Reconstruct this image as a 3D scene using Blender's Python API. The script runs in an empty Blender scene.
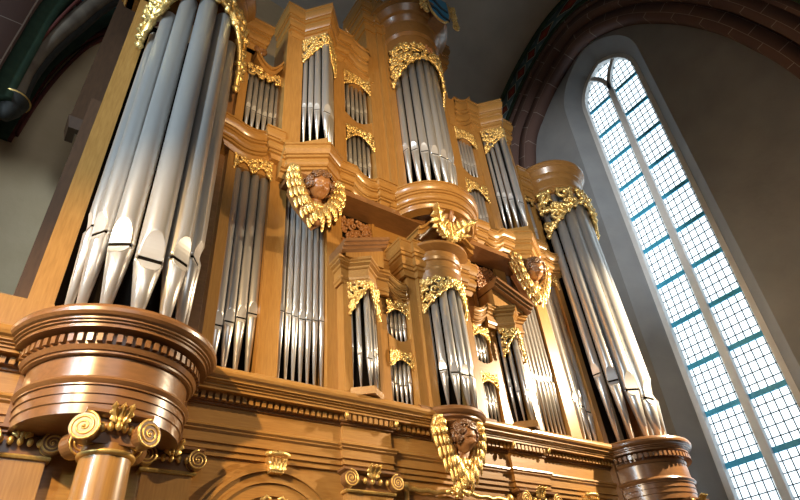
import bpy, math, random
from math import sin, cos, pi, sqrt, radians as R
from mathutils import Vector, Matrix
S = bpy.context.scene
COL = S.collection
CX = 6.1            # axis of the organ front; X right, Y into the wall, Z up from eye height

# ------------------------------------------------------------------ materials
def nm(name):
    m = bpy.data.materials.new(name); m.use_nodes = True
    n = m.node_tree; return m, n, n.nodes['Principled BSDF']
def setp(b, **k):
    for a, v in k.items(): b.inputs[a.replace('_', ' ')].default_value = v
def noisy(name, c1, c2, rough=.5, metal=0., scale=(6, 6, 1), nscale=4., bump=.0, detail=6, coat=0., rvar=0., bscale=None):
    m, n, b = nm(name); N = n.nodes; L = n.links
    tc = N.new('ShaderNodeTexCoord'); mp = N.new('ShaderNodeMapping'); mp.inputs['Scale'].default_value = scale
    g = N.new('ShaderNodeNewGeometry')
    L.new(g.outputs['Position'], mp.inputs['Vector'])
    t = N.new('ShaderNodeTexNoise'); t.inputs['Scale'].default_value = nscale; t.inputs['Detail'].default_value = detail
    L.new(mp.outputs[0], t.inputs['Vector'])
    r = N.new('ShaderNodeValToRGB'); r.color_ramp.elements[0].position = .3; r.color_ramp.elements[1].position = .7
    r.color_ramp.elements[0].color = (*c1, 1); r.color_ramp.elements[1].color = (*c2, 1)
    L.new(t.outputs['Fac'], r.inputs['Fac']); L.new(r.outputs['Color'], b.inputs['Base Color'])
    setp(b, Roughness=rough, Metallic=metal)
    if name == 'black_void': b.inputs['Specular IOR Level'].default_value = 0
    if coat: b.inputs['Coat Weight'].default_value = coat; b.inputs['Coat Roughness'].default_value = .18
    if rvar:
        mr = N.new('ShaderNodeMapRange'); mr.inputs['To Min'].default_value = rough - rvar; mr.inputs['To Max'].default_value = rough + rvar
        L.new(t.outputs['Fac'], mr.inputs['Value']); L.new(mr.outputs[0], b.inputs['Roughness'])
    if bump:
        bt = t
        if bscale:
            bt = N.new('ShaderNodeTexNoise'); bt.inputs['Scale'].default_value = bscale; bt.inputs['Detail'].default_value = 4
            L.new(g.outputs['Position'], bt.inputs['Vector'])
        bp = N.new('ShaderNodeBump'); bp.inputs['Strength'].default_value = bump; bp.inputs['Distance'].default_value = .03
        L.new(bt.outputs['Fac'], bp.inputs['Height']); L.new(bp.outputs[0], b.inputs['Normal'])
    return m
M = {}
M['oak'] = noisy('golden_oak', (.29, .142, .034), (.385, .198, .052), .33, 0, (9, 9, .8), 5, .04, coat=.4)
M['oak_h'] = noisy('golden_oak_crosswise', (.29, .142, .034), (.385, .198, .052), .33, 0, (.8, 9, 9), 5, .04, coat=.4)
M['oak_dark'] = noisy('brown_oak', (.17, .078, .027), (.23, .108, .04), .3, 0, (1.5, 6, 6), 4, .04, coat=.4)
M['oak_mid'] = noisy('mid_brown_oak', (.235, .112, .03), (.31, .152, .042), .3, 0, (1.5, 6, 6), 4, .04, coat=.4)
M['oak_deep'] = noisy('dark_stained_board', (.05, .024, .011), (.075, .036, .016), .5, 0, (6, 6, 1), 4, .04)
M['carved'] = noisy('carved_brown_wood', (.25, .105, .032), (.33, .145, .045), .42, 0, (5, 5, 5), 6, .05, coat=.15)
M['hair'] = noisy('carved_dark_curls', (.12, .052, .018), (.2, .09, .03), .38, 0, (5, 5, 5), 6, .1, coat=.3)
M['gold'] = noisy('gold_leaf', (.86, .56, .16), (.98, .72, .3), .3, .78, (4, 4, 4), 9, .35, rvar=.1, bscale=55)
M['gold_soft'] = noisy('gold_paint', (.62, .4, .11), (.78, .53, .18), .36, .65, (4, 4, 4), 9, .1)
M['tin'] = noisy('polished_tin', (.60, .58, .55), (.64, .62, .59), .28, .70, (2, 2, .2), 1.0, 0)
M['tin_lip'] = noisy('lit_tin_lip', (.66, .645, .63), (.72, .71, .69), .3, .55, (3, 3, .3), 1.2, 0)  # pipe tin again, lightened to imitate light caught by the flat lips
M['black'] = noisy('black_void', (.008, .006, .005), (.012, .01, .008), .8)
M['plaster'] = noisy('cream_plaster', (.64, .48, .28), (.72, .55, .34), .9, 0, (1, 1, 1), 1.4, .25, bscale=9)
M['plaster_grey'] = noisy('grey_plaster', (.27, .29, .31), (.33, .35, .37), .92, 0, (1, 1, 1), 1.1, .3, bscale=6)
M['vault'] = noisy('vault_plaster', (.38, .35, .31), (.55, .52, .46), .95, 0, (1, 1, 1), .5, .1, bscale=5)
M['stone'] = noisy('window_stone', (.76, .78, .79), (.84, .86, .87), .85, 0, (1, 1, 1), 3, .2, bscale=20)  # stone lightened so its colour carries the bloom of the bright panes
M['rib'] = noisy('worn_rib_stone', (.13, .10, .075), (.24, .2, .15), .9, 0, (1, 1, 1), 2.5, .2)
M['red'] = noisy('dark_red_paint', (.12, .028, .022), (.16, .04, .03), .85)
M['green'] = noisy('dark_green_paint', (.018, .045, .026), (.03, .07, .04), .85, 0, (1, 1, 1), 4)
M['corbel'] = noisy('black_corbel', (.012, .013, .012), (.03, .03, .025), .65)
M['floor'] = noisy('stone_floor', (.2, .18, .15), (.27, .24, .2), .6, 0, (1, 1, 1), 1)
M['lead'] = noisy('bloom_lead_bars', (.06, .46, .74), (.08, .52, .8), .5)  # strong blue puts the window's bloom into the colour of the bars
M['came'] = noisy('dark_lead_cames', (.02, .05, .07), (.03, .07, .09), .6)
M['blue'] = noisy('blue_enamel', (.02, .25, .5), (.03, .3, .56), .35)
M['navy'] = noisy('dark_charge', (.01, .03, .06), (.015, .04, .08), .4)
def glass_mat():
    m, n, b = nm('daylight_glass')
    setp(b, Base_Color=(.8, .9, .95, 1), Roughness=.2)
    b.inputs['Emission Color'].default_value = (.80, .93, 1, 1); b.inputs['Emission Strength'].default_value = 1.9
    return m
M['glass'] = glass_mat()
def brick_mat():
    m, n, b = nm('purple_sandstone_blocks'); N = n.nodes; L = n.links
    uv = N.new('ShaderNodeUVMap'); mp = N.new('ShaderNodeMapping')
    L.new(uv.outputs[0], mp.inputs['Vector'])
    br = N.new('ShaderNodeTexBrick'); br.offset = .5; br.inputs['Scale'].default_value = 1
    br.inputs['Brick Width'].default_value = 1.15; br.inputs['Row Height'].default_value = .62
    br.inputs['Mortar Size'].default_value = .012; br.inputs['Mortar Smooth'].default_value = .3
    br.inputs['Color1'].default_value = (.125, .075, .066, 1); br.inputs['Color2'].default_value = (.165, .10, .085, 1)
    br.inputs['Mortar'].default_value = (.42, .36, .32, 1)
    L.new(mp.outputs[0], br.inputs['Vector']); L.new(br.outputs['Color'], b.inputs['Base Color']); setp(b, Roughness=.8)
    return m
M['brick'] = brick_mat()
def band_mat():
    # painted frieze: red lozenges on a pale and dark lattice, UV u runs along the arch (metres), v across 0..1
    m, n, b = nm('painted_lozenge_band'); N = n.nodes; L = n.links
    uv = N.new('ShaderNodeUVMap'); sp = N.new('ShaderNodeSeparateXYZ'); L.new(uv.outputs[0], sp.inputs[0])
    def ma(op, a, c=None):
        q = N.new('ShaderNodeMath'); q.operation = op
        for i, v in enumerate((a, c)):
            if v is None: continue
            if isinstance(v, (int, float)): q.inputs[i].default_value = v
            else: L.new(v, q.inputs[i])
        return q.outputs[0]
    fu = ma('FRACT', ma('MULTIPLY', sp.outputs['X'], 1 / .62)); du = ma('ABSOLUTE', ma('SUBTRACT', fu, .5)); dv = ma('ABSOLUTE', ma('SUBTRACT', sp.outputs['Y'], .5))
    d = ma('ADD', du, dv)
    r = N.new('ShaderNodeValToRGB'); r.color_ramp.interpolation = 'CONSTANT'
    e = r.color_ramp.elements; e[0].position = 0; e[0].color = (.25, .12, .03, 1)
    e[1].position = .07; e[1].color = (.26, .04, .022, 1)
    for p, c in ((.32, (.02, .03, .025, 1)), (.40, (.5, .46, .38, 1)), (.46, (.09, .15, .17, 1)), (.8, (.2, .26, .28, 1))):
        x = e.new(p); x.color = c
    L.new(d, r.inputs['Fac']); L.new(r.outputs['Color'], b.inputs['Base Color']); setp(b, Roughness=.9)
    return m
M['band'] = band_mat()
def tri_mat():
    m, n, b = nm('painted_triangles'); N = n.nodes; L = n.links
    g = N.new('ShaderNodeNewGeometry'); mp = N.new('ShaderNodeMapping'); mp.inputs['Rotation'].default_value = (0, R(40), 0)
    L.new(g.outputs['Position'], mp.inputs['Vector'])
    c = N.new('ShaderNodeTexVoronoi'); c.inputs['Scale'].default_value = 3.2; c.feature = 'F1'
    L.new(mp.outputs[0], c.inputs['Vector'])
    r = N.new('ShaderNodeValToRGB'); r.color_ramp.interpolation = 'CONSTANT'; e = r.color_ramp.elements
    e[0].position = 0; e[0].color = (.03, .12, .17, 1); e[1].position = .45; e[1].color = (.16, .03, .03, 1)
    x = e.new(.7); x.color = (.3, .28, .24, 1)
    sp = N.new('ShaderNodeSeparateColor'); L.new(c.outputs['Color'], sp.inputs[0]); L.new(sp.outputs[0], r.inputs['Fac'])
    L.new(r.outputs['Color'], b.inputs['Base Color']); setp(b, Roughness=.9)
    return m
M['tri'] = tri_mat()

# ------------------------------------------------------------------ mesh builder
class MB:
    def __init__(s): s.v = []; s.f = []; s.sm = []; s.uv = None; s.sharp = False
    def add(s, vs, fs, smooth=False):
        o = len(s.v); s.v += [tuple(p) for p in vs]
        s.f += [tuple(i + o for i in f) for f in fs]; s.sm += [smooth] * len(fs); return s
    def box(s, x0, x1, y0, y1, z0, z1):
        return s.add([(x, y, z) for z in (z0, z1) for y in (y0, y1) for x in (x0, x1)],
                     [(0, 2, 3, 1), (4, 5, 7, 6), (0, 1, 5, 4), (2, 6, 7, 3), (0, 4, 6, 2), (1, 3, 7, 5)])
    def obox(s, c, sx, sy, sz, rz=0, ry=0):
        m = Matrix.Rotation(rz, 3, 'Z') @ Matrix.Rotation(ry, 3, 'Y')
        vs = [Vector(c) + m @ Vector((x * sx / 2, y * sy / 2, z * sz / 2)) for z in (-1, 1) for y in (-1, 1) for x in (-1, 1)]
        return s.add(vs, [(0, 2, 3, 1), (4, 5, 7, 6), (0, 1, 5, 4), (2, 6, 7, 3), (0, 4, 6, 2), (1, 3, 7, 5)])
    def lathe(s, prof, c=(0, 0, 0), n=24, a0=0, a1=2 * pi, smooth=True):
        full = abs(a1 - a0 - 2 * pi) < 1e-6; k = n if full else n + 1
        vs = []
        for (r, z) in prof:
            for i in range(k):
                a = a0 + (a1 - a0) * i / n
                vs.append((c[0] + r * cos(a), c[1] + r * sin(a), c[2] + z))
        fs = []
        for j in range(len(prof) - 1):
            for i in range(n):
                b = (i + 1) % k
                fs.append((j * k + i, j * k + b, (j + 1) * k + b, (j + 1) * k + i))
        return s.add(vs, fs, smooth)
    def sweep(s, path, prof, smooth=True):
        """closed moulding profile [(out, z)] along a plan path [(x, y[, dz])], outward = right-hand side of travel"""
        s.sharp = True; n = len(path); P = [Vector((p[0], p[1])) for p in path]; dz = [p[2] if len(p) > 2 else 0 for p in path]
        N = []
        for i in range(n):
            ds = []
            if i > 0: ds.append((P[i] - P[i - 1]).normalized())
            if i < n - 1: ds.append((P[i + 1] - P[i]).normalized())
            ns = [Vector((d.y, -d.x)) for d in ds]
            if len(ns) == 1: N.append(ns[0])
            else:
                m = ns[0] + ns[1]; m = m.normalized() if m.length > 1e-4 else ns[0]
                N.append(m / max(.45, m.dot(ns[0])))
        k = len(prof); vs = []
        for i in range(n):
            for (o, z) in prof: vs.append((P[i].x + N[i].x * o, P[i].y + N[i].y * o, z + dz[i]))
        fs = []
        for i in range(n - 1):
            for j in range(k):
                b = (j + 1) % k
                fs.append((i * k + j, i * k + b, (i + 1) * k + b, (i + 1) * k + j))
        fs.append(tuple(range(k))); fs.append(tuple((n - 1) * k + j for j in range(k - 1, -1, -1)))
        return s.add(vs, fs, smooth)
    def tube(s, pts, rad, n=6, smooth=True, flat=1., up=None):
        P = [Vector(p) for p in pts]; m = len(P)
        if not hasattr(rad, '__len__'): rad = [rad] * m
        vs = []; ref = Vector(up) if up else None
        for i in range(m):
            t = (P[min(i + 1, m - 1)] - P[max(i - 1, 0)])
            t = t.normalized() if t.length > 1e-7 else Vector((0, 0, 1))
            u = ref if ref else (Vector((0, 1, 0)) if abs(t.y) < .8 else Vector((1, 0, 0)))
            a = (u - t * u.dot(t)); a = a.normalized() if a.length > 1e-5 else Vector((1, 0, 0)); b = t.cross(a)
            for k in range(n):
                g = 2 * pi * k / n
                vs.append(P[i] + a * (cos(g) * rad[i] * flat) + b * (sin(g) * rad[i]))
        fs = []
        for i in range(m - 1):
            for k in range(n):
                c = (k + 1) % n; fs.append((i * n + k, i * n + c, (i + 1) * n + c, (i + 1) * n + k))
        fs.append(tuple(range(n - 1, -1, -1))); fs.append(tuple((m - 1) * n + k for k in range(n)))
        return s.add(vs, fs, smooth)
    def ell(s, c, rx, ry, rz, mat=None, n=10, m=6):
        vs = []; c = Vector(c)
        for j in range(m + 1):
            p = -pi / 2 + pi * j / m
            for i in range(n):
                a = 2 * pi * i / n
                v = Vector((rx * cos(p) * cos(a), ry * cos(p) * sin(a), rz * sin(p)))
                vs.append(c + (mat @ v if mat else v))
        fs = [(j * n + i, j * n + (i + 1) % n, (j + 1) * n + (i + 1) % n, (j + 1) * n + i) for j in range(m) for i in range(n)]
        return s.add(vs, fs, True)
    def prism(s, poly, y0, y1):
        """polygon in XZ pulled from y0 to y1"""
        n = len(poly)
        vs = [(x, y0, z) for x, z in poly] + [(x, y1, z) for x, z in poly]
        fs = [tuple(range(n)), tuple(range(2 * n - 1, n - 1, -1))] + [(i, n + i, n + (i + 1) % n, (i + 1) % n) for i in range(n)]
        return s.add(vs, fs)
    def xf(s, fn): s.v = [tuple(fn(*p)) for p in s.v]; return s
    def build(s, name, mat, parent=None):
        me = bpy.data.meshes.new(name); off = WL.get(parent.name, Vector()) if parent else Vector()
        me.from_pydata([tuple(Vector(p) - off) for p in s.v], [], s.f)
        me.polygons.foreach_set('use_smooth', s.sm)
        if s.uv:
            l = me.uv_layers.new(name='UVMap')
            for lp in me.loops: l.data[lp.index].uv = s.uv[lp.vertex_index]
        me.validate(); me.update()
        import bmesh
        bm = bmesh.new(); bm.from_mesh(me); bmesh.ops.recalc_face_normals(bm, faces=bm.faces); bm.to_mesh(me); bm.free()
        if s.sharp: me.set_sharp_from_angle(angle=R(21))
        me.materials.append(M[mat] if isinstance(mat, str) else mat)
        o = bpy.data.objects.new(name, me); COL.objects.link(o)
        if parent: o.parent = parent; WL[o.name] = off.copy()
        return o
WL = {}
def thing(name, label, cat, loc=(0, 0, 0), group=None):
    o = bpy.data.objects.new(name, None); COL.objects.link(o); o.location = loc; o.empty_display_size = .1
    o['label'] = label; o['category'] = cat
    if group: o['group'] = group
    WL[o.name] = Vector(loc); return o
def tag(o, label, cat, group=None):
    o['label'] = label; o['category'] = cat
    if group: o['group'] = group
    return o
def structure(o): o['kind'] = 'structure'; return o
def arc(cx, cy, r, a0, a1, n=24):
    """plan arc; angle 0 = straight towards the viewer (-Y), positive to the right"""
    return [(cx + r * sin(R(a0 + (a1 - a0) * i / n)), cy - r * cos(R(a0 + (a1 - a0) * i / n))) for i in range(n + 1)]
def mir(x): return 2 * CX - x
def mirp(path): return [(mir(p[0]),) + tuple(p[1:]) for p in reversed(path)]
def smooth_curve(keys, k=10):
    out = []
    for i in range(len(keys) - 1):
        p = [Vector(keys[max(0, min(len(keys) - 1, j))]) for j in (i - 1, i, i + 1, i + 2)]
        for q in range(k):
            t = q / k
            out.append(tuple(.5 * ((2 * p[1]) + (p[2] - p[0]) * t + (2 * p[0] - 5 * p[1] + 4 * p[2] - p[3]) * t * t + (3 * p[1] - p[0] - 3 * p[2] + p[3]) * t ** 3)))
    out.append(tuple(keys[-1])); return out
ORD = ['leftmost', 'second from the left', 'third from the left', 'fourth from the left', 'fifth from the left', 'sixth from the left', 'seventh from the left', 'eighth from the left', 'ninth from the left']

# ------------------------------------------------------------------ organ pipe
def pipe(x, y, z0, zs, zt, r, ang, label, group, n=16):
    t = thing('organ_pipe', label, 'organ pipe', (x, y, z0), group)
    f = Vector((sin(R(ang)), -cos(R(ang)))); sd = Vector((-f.y, f.x)); c0 = .54
    H1 = 2.5 * r; H2 = 1.0 * r; g = .165 * r                     # lip heights, half the slit
    rt = .26 * r
    def fr(z): return rt + (r - rt) * max(0, min(1, (z - z0) / (zs - z0)))
    def pt(u, w, z): p = f * u + sd * w; return (x + p.x, y + p.y, z)
    def loft(levels):
        mb = MB(); vs = []
        for (z, rr, cut) in levels:
            for i in range(n):
                a = 2 * pi * i / n + pi / n; u, w = rr * cos(a), rr * sin(a)
                vs.append(pt(min(u, cut), w, z))
        mb.add(vs, [(j * n + i, j * n + (i + 1) % n, (j + 1) * n + (i + 1) % n, (j + 1) * n + i) for j in range(len(levels) - 1) for i in range(n)], True)
        for j in (0, len(levels) - 1): mb.f.append(tuple(j * n + i for i in range(n))); mb.sm.append(False)
        return mb
    cb = lambda z: r * (c0 + (1 - c0) * max(0, (z - zs) / H1) ** 2.4)             # plane of the flattened upper lip
    def cf(z): w = max(0, (zs - z) / H2) ** 2.4; return c0 * r * (1 - w) + fr(zs - H2) * w
    e = .015 * r
    loft([(zs + g, r, cb(zs + g) - e)] + [(zs + g + (H1 - g) * k / 6, r, cb(zs + g + (H1 - g) * k / 6) - e) for k in range(1, 7)] + [(zs + H1 + .12 * r, r, 9), (zt, r, 9)]).build('body', 'tin', t)
    loft([(z0, rt, 9), (zs - H2 - .02 * r, fr(zs - H2), 9)] + [(zs - H2 + (H2 - g) * k / 4, fr(zs - H2 + (H2 - g) * k / 4), cf(zs - H2 + (H2 - g) * k / 4) - e) for k in range(5)] + [(zs - g, r, c0 * r - .3 * r), (zs + g, r, c0 * r - .3 * r)]).build('foot', 'tin', t)
    # flat leaf-shaped lips: where the planes cut the round pipe
    def leaf(zz, cut, rad):
        mb = MB(); vs = []
        for z in zz:
            c, q = cut(z), rad(z); h = sqrt(max(0, q * q - c * c)) * 1.0
            for d in (.02 * r, -.1 * r):
                vs += [pt(c + d, -h, z), pt(c + d, h, z)]
        k = len(zz); fs = []
        for j in range(k - 1):
            o, p = j * 4, j * 4 + 4
            fs += [(o, o + 1, p + 1, p), (o + 2, p + 2, p + 3, o + 3), (o, p, p + 2, o + 2), (o + 1, o + 3, p + 3, p + 1)]
        fs += [(0, 2, 3, 1), (k * 4 - 4, k * 4 - 3, k * 4 - 1, k * 4 - 2)]
        return mb.add(vs, fs)
    K = 8 if n > 12 else 5
    leaf([zs + g + (H1 - g) * (1 - (1 - k / K) ** 1.6) for k in range(K + 1)], cb, lambda z: r * 1.0).build('upper_lip', 'tin_lip', t)
    leaf([zs - H2 * .98 + (H2 * .98 - g) * (k / K) ** 1.6 for k in range(K + 1)], cf, fr).build('lower_lip', 'tin_lip', t)
    m = MB(); hw = sqrt(1 - c0 * c0) * r * .99; d0, d1 = c0 * r - .32 * r, c0 * r - .03 * r
    vs = []
    for z in (zs - g * 1.02, zs + g * 1.02):
        for (u, w) in ((d0, -hw), (d0, hw), (d1, hw), (d1, -hw)): vs.append(pt(u, w, z))
    m.add(vs, [(0, 1, 2, 3), (7, 6, 5, 4), (0, 4, 5, 1), (1, 5, 6, 2), (2, 6, 7, 3), (3, 7, 4, 0)]); m.build('mouth', 'black', t)
    return t
def row(pts, z0, zs, zt, rs, angs, where, group, size='slender', n=14):
    k = len(pts)
    order = sorted(range(k), key=lambda i: pts[i][0])
    for q, i in enumerate(order):
        pos = ORD[q] if q < k - 1 else 'rightmost'
        g = lambda v: v[i] if hasattr(v, '__len__') else v
        pipe(pts[i][0], pts[i][1], g(z0), g(zs), g(zt), g(rs), g(angs), '%s tin pipe, %s %s' % (size, pos, where), group, n)

# ------------------------------------------------------------------ gilded fretwork
def scroll_pts(c, r, turns, a0, sgn, k=14):
    out = []
    for i in range(k + 1):
        t = i / k; a = a0 + sgn * turns * 2 * pi * t; q = r * (1 - .82 * t)
        out.append((c[0] + q * cos(a), c[1] + q * sin(a)))
    return out
def gild(parent, mp, width, zt, zlow, seed, size=.1, name='pipe_shade', rim=True, mat='gold'):
    """carved acanthus fretwork filling the panel between the lower edge zlow(u) and zt; mp(u, z, out) -> point"""
    rnd = random.Random(seed); mb = MB(); pts = []
    th = size * .25
    tries = 0
    while tries < 900:
        tries += 1
        u = rnd.random(); z0 = zlow(u); h = zt - z0
        if h < size * .35: continue
        z = z0 + rnd.random() * h
        s = size * (.7 + .6 * rnd.random()); s = min(s, h * .62)
        if all(((u - a) * width) ** 2 + (z - b) ** 2 > (.56 * (s + q)) ** 2 for a, b, q in pts): pts.append((u, z, s))
    for (u, z, s) in pts:
        z = min(zt - s * .6, max(zlow(u) + s * .6, z)) if zt - zlow(u) > 1.2 * s else z
        sg = rnd.choice((-1, 1)); a0 = rnd.random() * 2 * pi
        P = scroll_pts((u * width, z), s * .72, 1.35, a0, sg, 12)
        mb.tube([mp(min(1, max(0, a / width)), b, th * (.6 + .7 * i / 12)) for i, (a, b) in enumerate(P)],
                [th * (.95 - .35 * i / 12) for i in range(13)], 5)
        e = P[-1]; mb.ell(mp(min(1, max(0, e[0] / width)), e[1], th * 1.5), th * .9, th * .9, th * .9, n=6, m=4)
        for q in range(3):                               # leaf lobes springing from the scroll
            i = 1 + q * 2; a, b = P[i]; ca, cb = u * width, z
            d = Vector((a - ca, b - cb)); d = d.normalized() if d.length > 1e-6 else Vector((1, 0))
            L0 = s * (.75 - .1 * q); side = Vector((-d.y, d.x)) * sg * .5
            lp = []
            for k in range(5):
                w = k / 4; pp = Vector((a, b)) + d * L0 * w * .8 - side * L0 * w * (1 - .5 * w)
                lp.append(mp(min(1, max(0, pp.x / width)), min(zt, max(zlow(min(1, max(0, pp.x / width))), pp.y)), th * (.4 + .8 * sin(pi * w))))
            mb.tube(lp, [th * x for x in (.6, 1.15, 1.2, .8, .2)], 5, flat=.6)
    if rim:
        n = 22
        P = [mp(i / n, zlow(i / n), th * .6) for i in range(n + 1)]
        mb.tube(P, th * .8, 5)
        for i in range(0, n + 1, 2):
            mb.ell(mp(i / n, zlow(i / n) - th * .2, th * .5), th * 1.1, th * 1.1, th * 1.3, n=6, m=4)
    return mb.build(name, mat, parent)
def flatmap(x0, x1, y): return lambda u, z, o: (x0 + (x1 - x0) * u, y - o, z)
def polymap(path):
    P = [Vector(p) for p in path]; L = [0]
    for i in range(1, len(P)): L.append(L[-1] + (P[i] - P[i - 1]).length)
    T = L[-1]
    def f(u, z, o):
        d = u * T; i = 1
        while i < len(P) - 1 and L[i] < d: i += 1
        w = (d - L[i - 1]) / (L[i] - L[i - 1]); p = P[i - 1].lerp(P[i], w); t = (P[i] - P[i - 1]).normalized()
        return (p.x + t.y * o, p.y - t.x * o, z)
    return f, T
def acanthus(mb, base, tip, width, bend=(0, -1, 0), lobes=5, th=.02):
    """one acanthus leaf: a thick serrated blade with a raised midrib, its tip curling towards bend"""
    b, t = Vector(base), Vector(tip); d = t - b; L = d.length; d.normalize(); bv = Vector(bend).normalized()
    s = d.cross(bv).normalized(); up = s.cross(d).normalized()
    if up.dot(bv) < 0: up = -up
    K = lobes * 6; U = (-1, -.66, -.33, 0, .33, .66, 1); vs = []; q = len(U)
    for i in range(K + 1):
        w = i / K; f = (w * lobes) % 1.0
        env = width * 1.25 * (sin(pi * min(1, .16 + .84 * w)) ** .7) * (1 - .25 * w)
        wd = env * (.5 + .5 * (1 - abs(2 * f - .9) ** 1.5 if w < .985 else .1)); wd = max(wd, width * .06)
        c = b + d * L * w + up * (L * .30 * w ** 2.2 - L * .10 * sin(pi * w))
        top = []
        for u in U:
            z = th * (.9 * (1 - abs(u)) ** 1.5 + .8 * abs(sin(u * pi * 1.5)) * .5) - width * .22 * u * u
            top.append(c + s * (wd * u) + d * (width * .38 * abs(u) * (1 - .4 * w)) + up * z)
        vs += top + [p - up * th * .8 for p in reversed(top)]
    r = 2 * q
    fs = [(i * r + j, i * r + (j + 1) % r, (i + 1) * r + (j + 1) % r, (i + 1) * r + j) for i in range(K) for j in range(r)]
    fs += [tuple(range(r)), tuple(K * r + j for j in range(r))]
    mb.add(vs, fs, True)
    mb.tube([b + d * L * w + up * (L * .30 * w ** 2.2 - L * .10 * sin(pi * w) + th * .9) for w in (0, .25, .5, .75, .95)], [th * x for x in (.7, .65, .5, .4, .15)], 6)
    return mb

# ------------------------------------------------------------------ mouldings (out, z) relative to a top at z
CPROF = [(1, 0), (1, -.055), (.90, -.065), (.90, -.09), (.97, -.11), (1.0, -.15), (1.0, -.20), (.95, -.26), (.86, -.32), (.78, -.355), (.66, -.36), (.66, -.40), (.74, -.405), (.74, -.47),
         (.56, -.48), (.56, -.515), (.63, -.54), (.67, -.59), (.66, -.65), (.60, -.70), (.50, -.735), (.36, -.74), (.36, -.785), (.44, -.79), (.44, -.85), (.24, -.86), (.2, -.9), (.1, -.95), (.06, -1)]
def cornice_prof(z1, z0, o, back=-.12):
    h = z1 - z0
    return [(back, z1)] + [(o * 1.25 * a, z1 + b * h) for a, b in CPROF] + [(back, z0)]
def dentils(mb, path, z0, z1, depth, w, gap, o=.0):
    P = [Vector(p[:2]) for p in path]
    for i in range(len(P) - 1):
        d = P[i + 1] - P[i]; L = d.length
        if L < w: continue
        d.normalize(); nrm = Vector((d.y, -d.x)); k = max(1, int(L / (w + gap)))
        for j in range(k):
            c = P[i] + d * (L * (j + .5) / k) + nrm * (o + depth / 2)
            mb.obox((c.x, c.y, (z0 + z1) / 2), w, depth, z1 - z0, math.atan2(d.y, d.x))

# ================================================================== LOWER CASE
case = thing('lower_case', 'long golden oak entablature with dentil moulding and pilasters carrying the whole organ', 'organ case', (CX, 0, -1.6))
zC = 3.53
BR = [(4.05, 4.87), (mir(4.87), mir(4.05))]
lowx0, lowx1 = -2.6, 14.0
def brk(y, dy):
    p = [(-2.6, y)]
    for a, b in BR: p += [(a, y), (a, y - dy), (b, y - dy), (b, y)]
    return p + [(11.9, y)]
corn = [(-.30, zC), (.27, zC), (.30, zC - .02), (.32, zC - .055), (.325, zC - .09), (.31, zC - .125), (.28, zC - .145), (.27, zC - .16), (.27, zC - .175),
        (.24, zC - .185), (.24, zC - .2), (.21, zC - .21), (.21, zC - .235), (.19, zC - .245), (.19, zC - .275), (.09, zC - .28), (.05, zC - .30), (-.3, zC - .30)]
MB().sweep([(-2.6, 0), (11.9, 0)], corn).build('cornice', 'oak_h', case)
db = MB().sweep(brk(0, .06), [(-.2, 3.25), (.03, 3.25), (.03, 3.19), (.06, 3.175), (.05, 3.15), (.03, 3.145), (.03, 3.12), (.0, 3.11), (-.2, 3.11)])
db.build('bed_moulding', 'oak_dark', case)
dm = MB(); dentils(dm, brk(0, .06), 3.16, 3.255, .085, .055, .035, .025); dm.build('dentil_band', 'oak_h', case)
for a, b in BR:
    for x in (a - .02, b + .02): MB().ell((x, -.2, 3.21), .028, .035, .055).build('gilded_knob', 'gold_soft', case)
MB().sweep(brk(0, .06), [(-.2, 3.12), (0, 3.12), (0, 2.88), (.03, 2.875), (.07, 2.85), (.075, 2.825), (.05, 2.80), (.05, 2.785), (.02, 2.76), (.02, 2.655),
                         (.035, 2.65), (.035, 2.64), (.008, 2.635), (.008, 2.575), (.02, 2.57), (.02, 2.56), (-.01, 2.553), (-.01, 2.49), (-.2, 2.49)]).build('frieze', 'oak_h', case)
# wall below, with the arch opening
ax, az, ar = 3.05, 1.41, 1.06
MB().box(-2.6, 11.9, .05, .3, -1.6, 3.5).build('back_panel', 'oak_h', case)
def archring(mb, cx, cz, r0, r1, y0, y1, n=36):
    vs = []
    for i in range(n + 1):
        a = pi * i / n
        for (r, y) in ((r0, y1), (r0, y0), (r1, y0), (r1, y1)): vs.append((cx - r * cos(a), y, cz + r * sin(a)))
    mb.add(vs, [(i * 4 + j, i * 4 + (j + 1) % 4, i * 4 + 4 + (j + 1) % 4, i * 4 + 4 + j) for i in range(n) for j in range(4)], False)
for cx_ in (ax, mir(ax)):
    am = MB()
    for r0, r1, y in ((1.0, 1.06, -.02), (.955, 1.0, -.045), (.86, .955, -.005), (.82, .86, -.03), (.70, .82, .0), (.66, .70, -.025), (.62, .66, .01)): archring(am, cx_, az, r0, r1, y, .06)
    am.build('arch_moulding', 'oak_h', case)
    ip = MB(); n = 24
    ip.prism([(cx_ - .62 * cos(pi * i / n), az + .62 * sin(pi * i / n)) for i in range(n + 1)], .03, .055); ip.build('arch_panel', 'oak_dark', case)
# gilded keystones and garlands
for cx_, w in ((ax, 'left'), (mir(ax), 'right')):
    k = thing('keystone', 'gilded leaf-carved keystone on top of the %s oak arch moulding' % w, 'keystone', (cx_, -.05, 2.33), 'gilded keystones of the lower arches')
    kb = MB().prism([(cx_ - .09, 2.33), (cx_ + .09, 2.33), (cx_ + .125, 2.53), (cx_ - .125, 2.53)], -.12, .03)
    kb.build('block', 'gold', k)
    kl = MB()
    for q in range(5): acanthus(kl, (cx_ + (q - 2) * .042, -.13, 2.35), (cx_ + (q - 2) * .05, -.14, 2.5), .03, th=.011, lobes=3)
    kl.tube([(cx_ + .13 * sin(v), -.12 - .05 * cos(v), 2.555) for v in [x * .4 - 1.6 for x in range(9)]], .032)
    for sg in (-1, 1): kl.ell((cx_ + sg * .13, -.11, 2.555), .045, .04, .04)
    kl.build('leaf_carving', 'gold', k)
g = thing('gilded_garland', 'gilded ribbon garland inside the left oak arch, below its keystone', 'garland', (ax, -.05, 1.95))
gm = MB()
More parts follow.
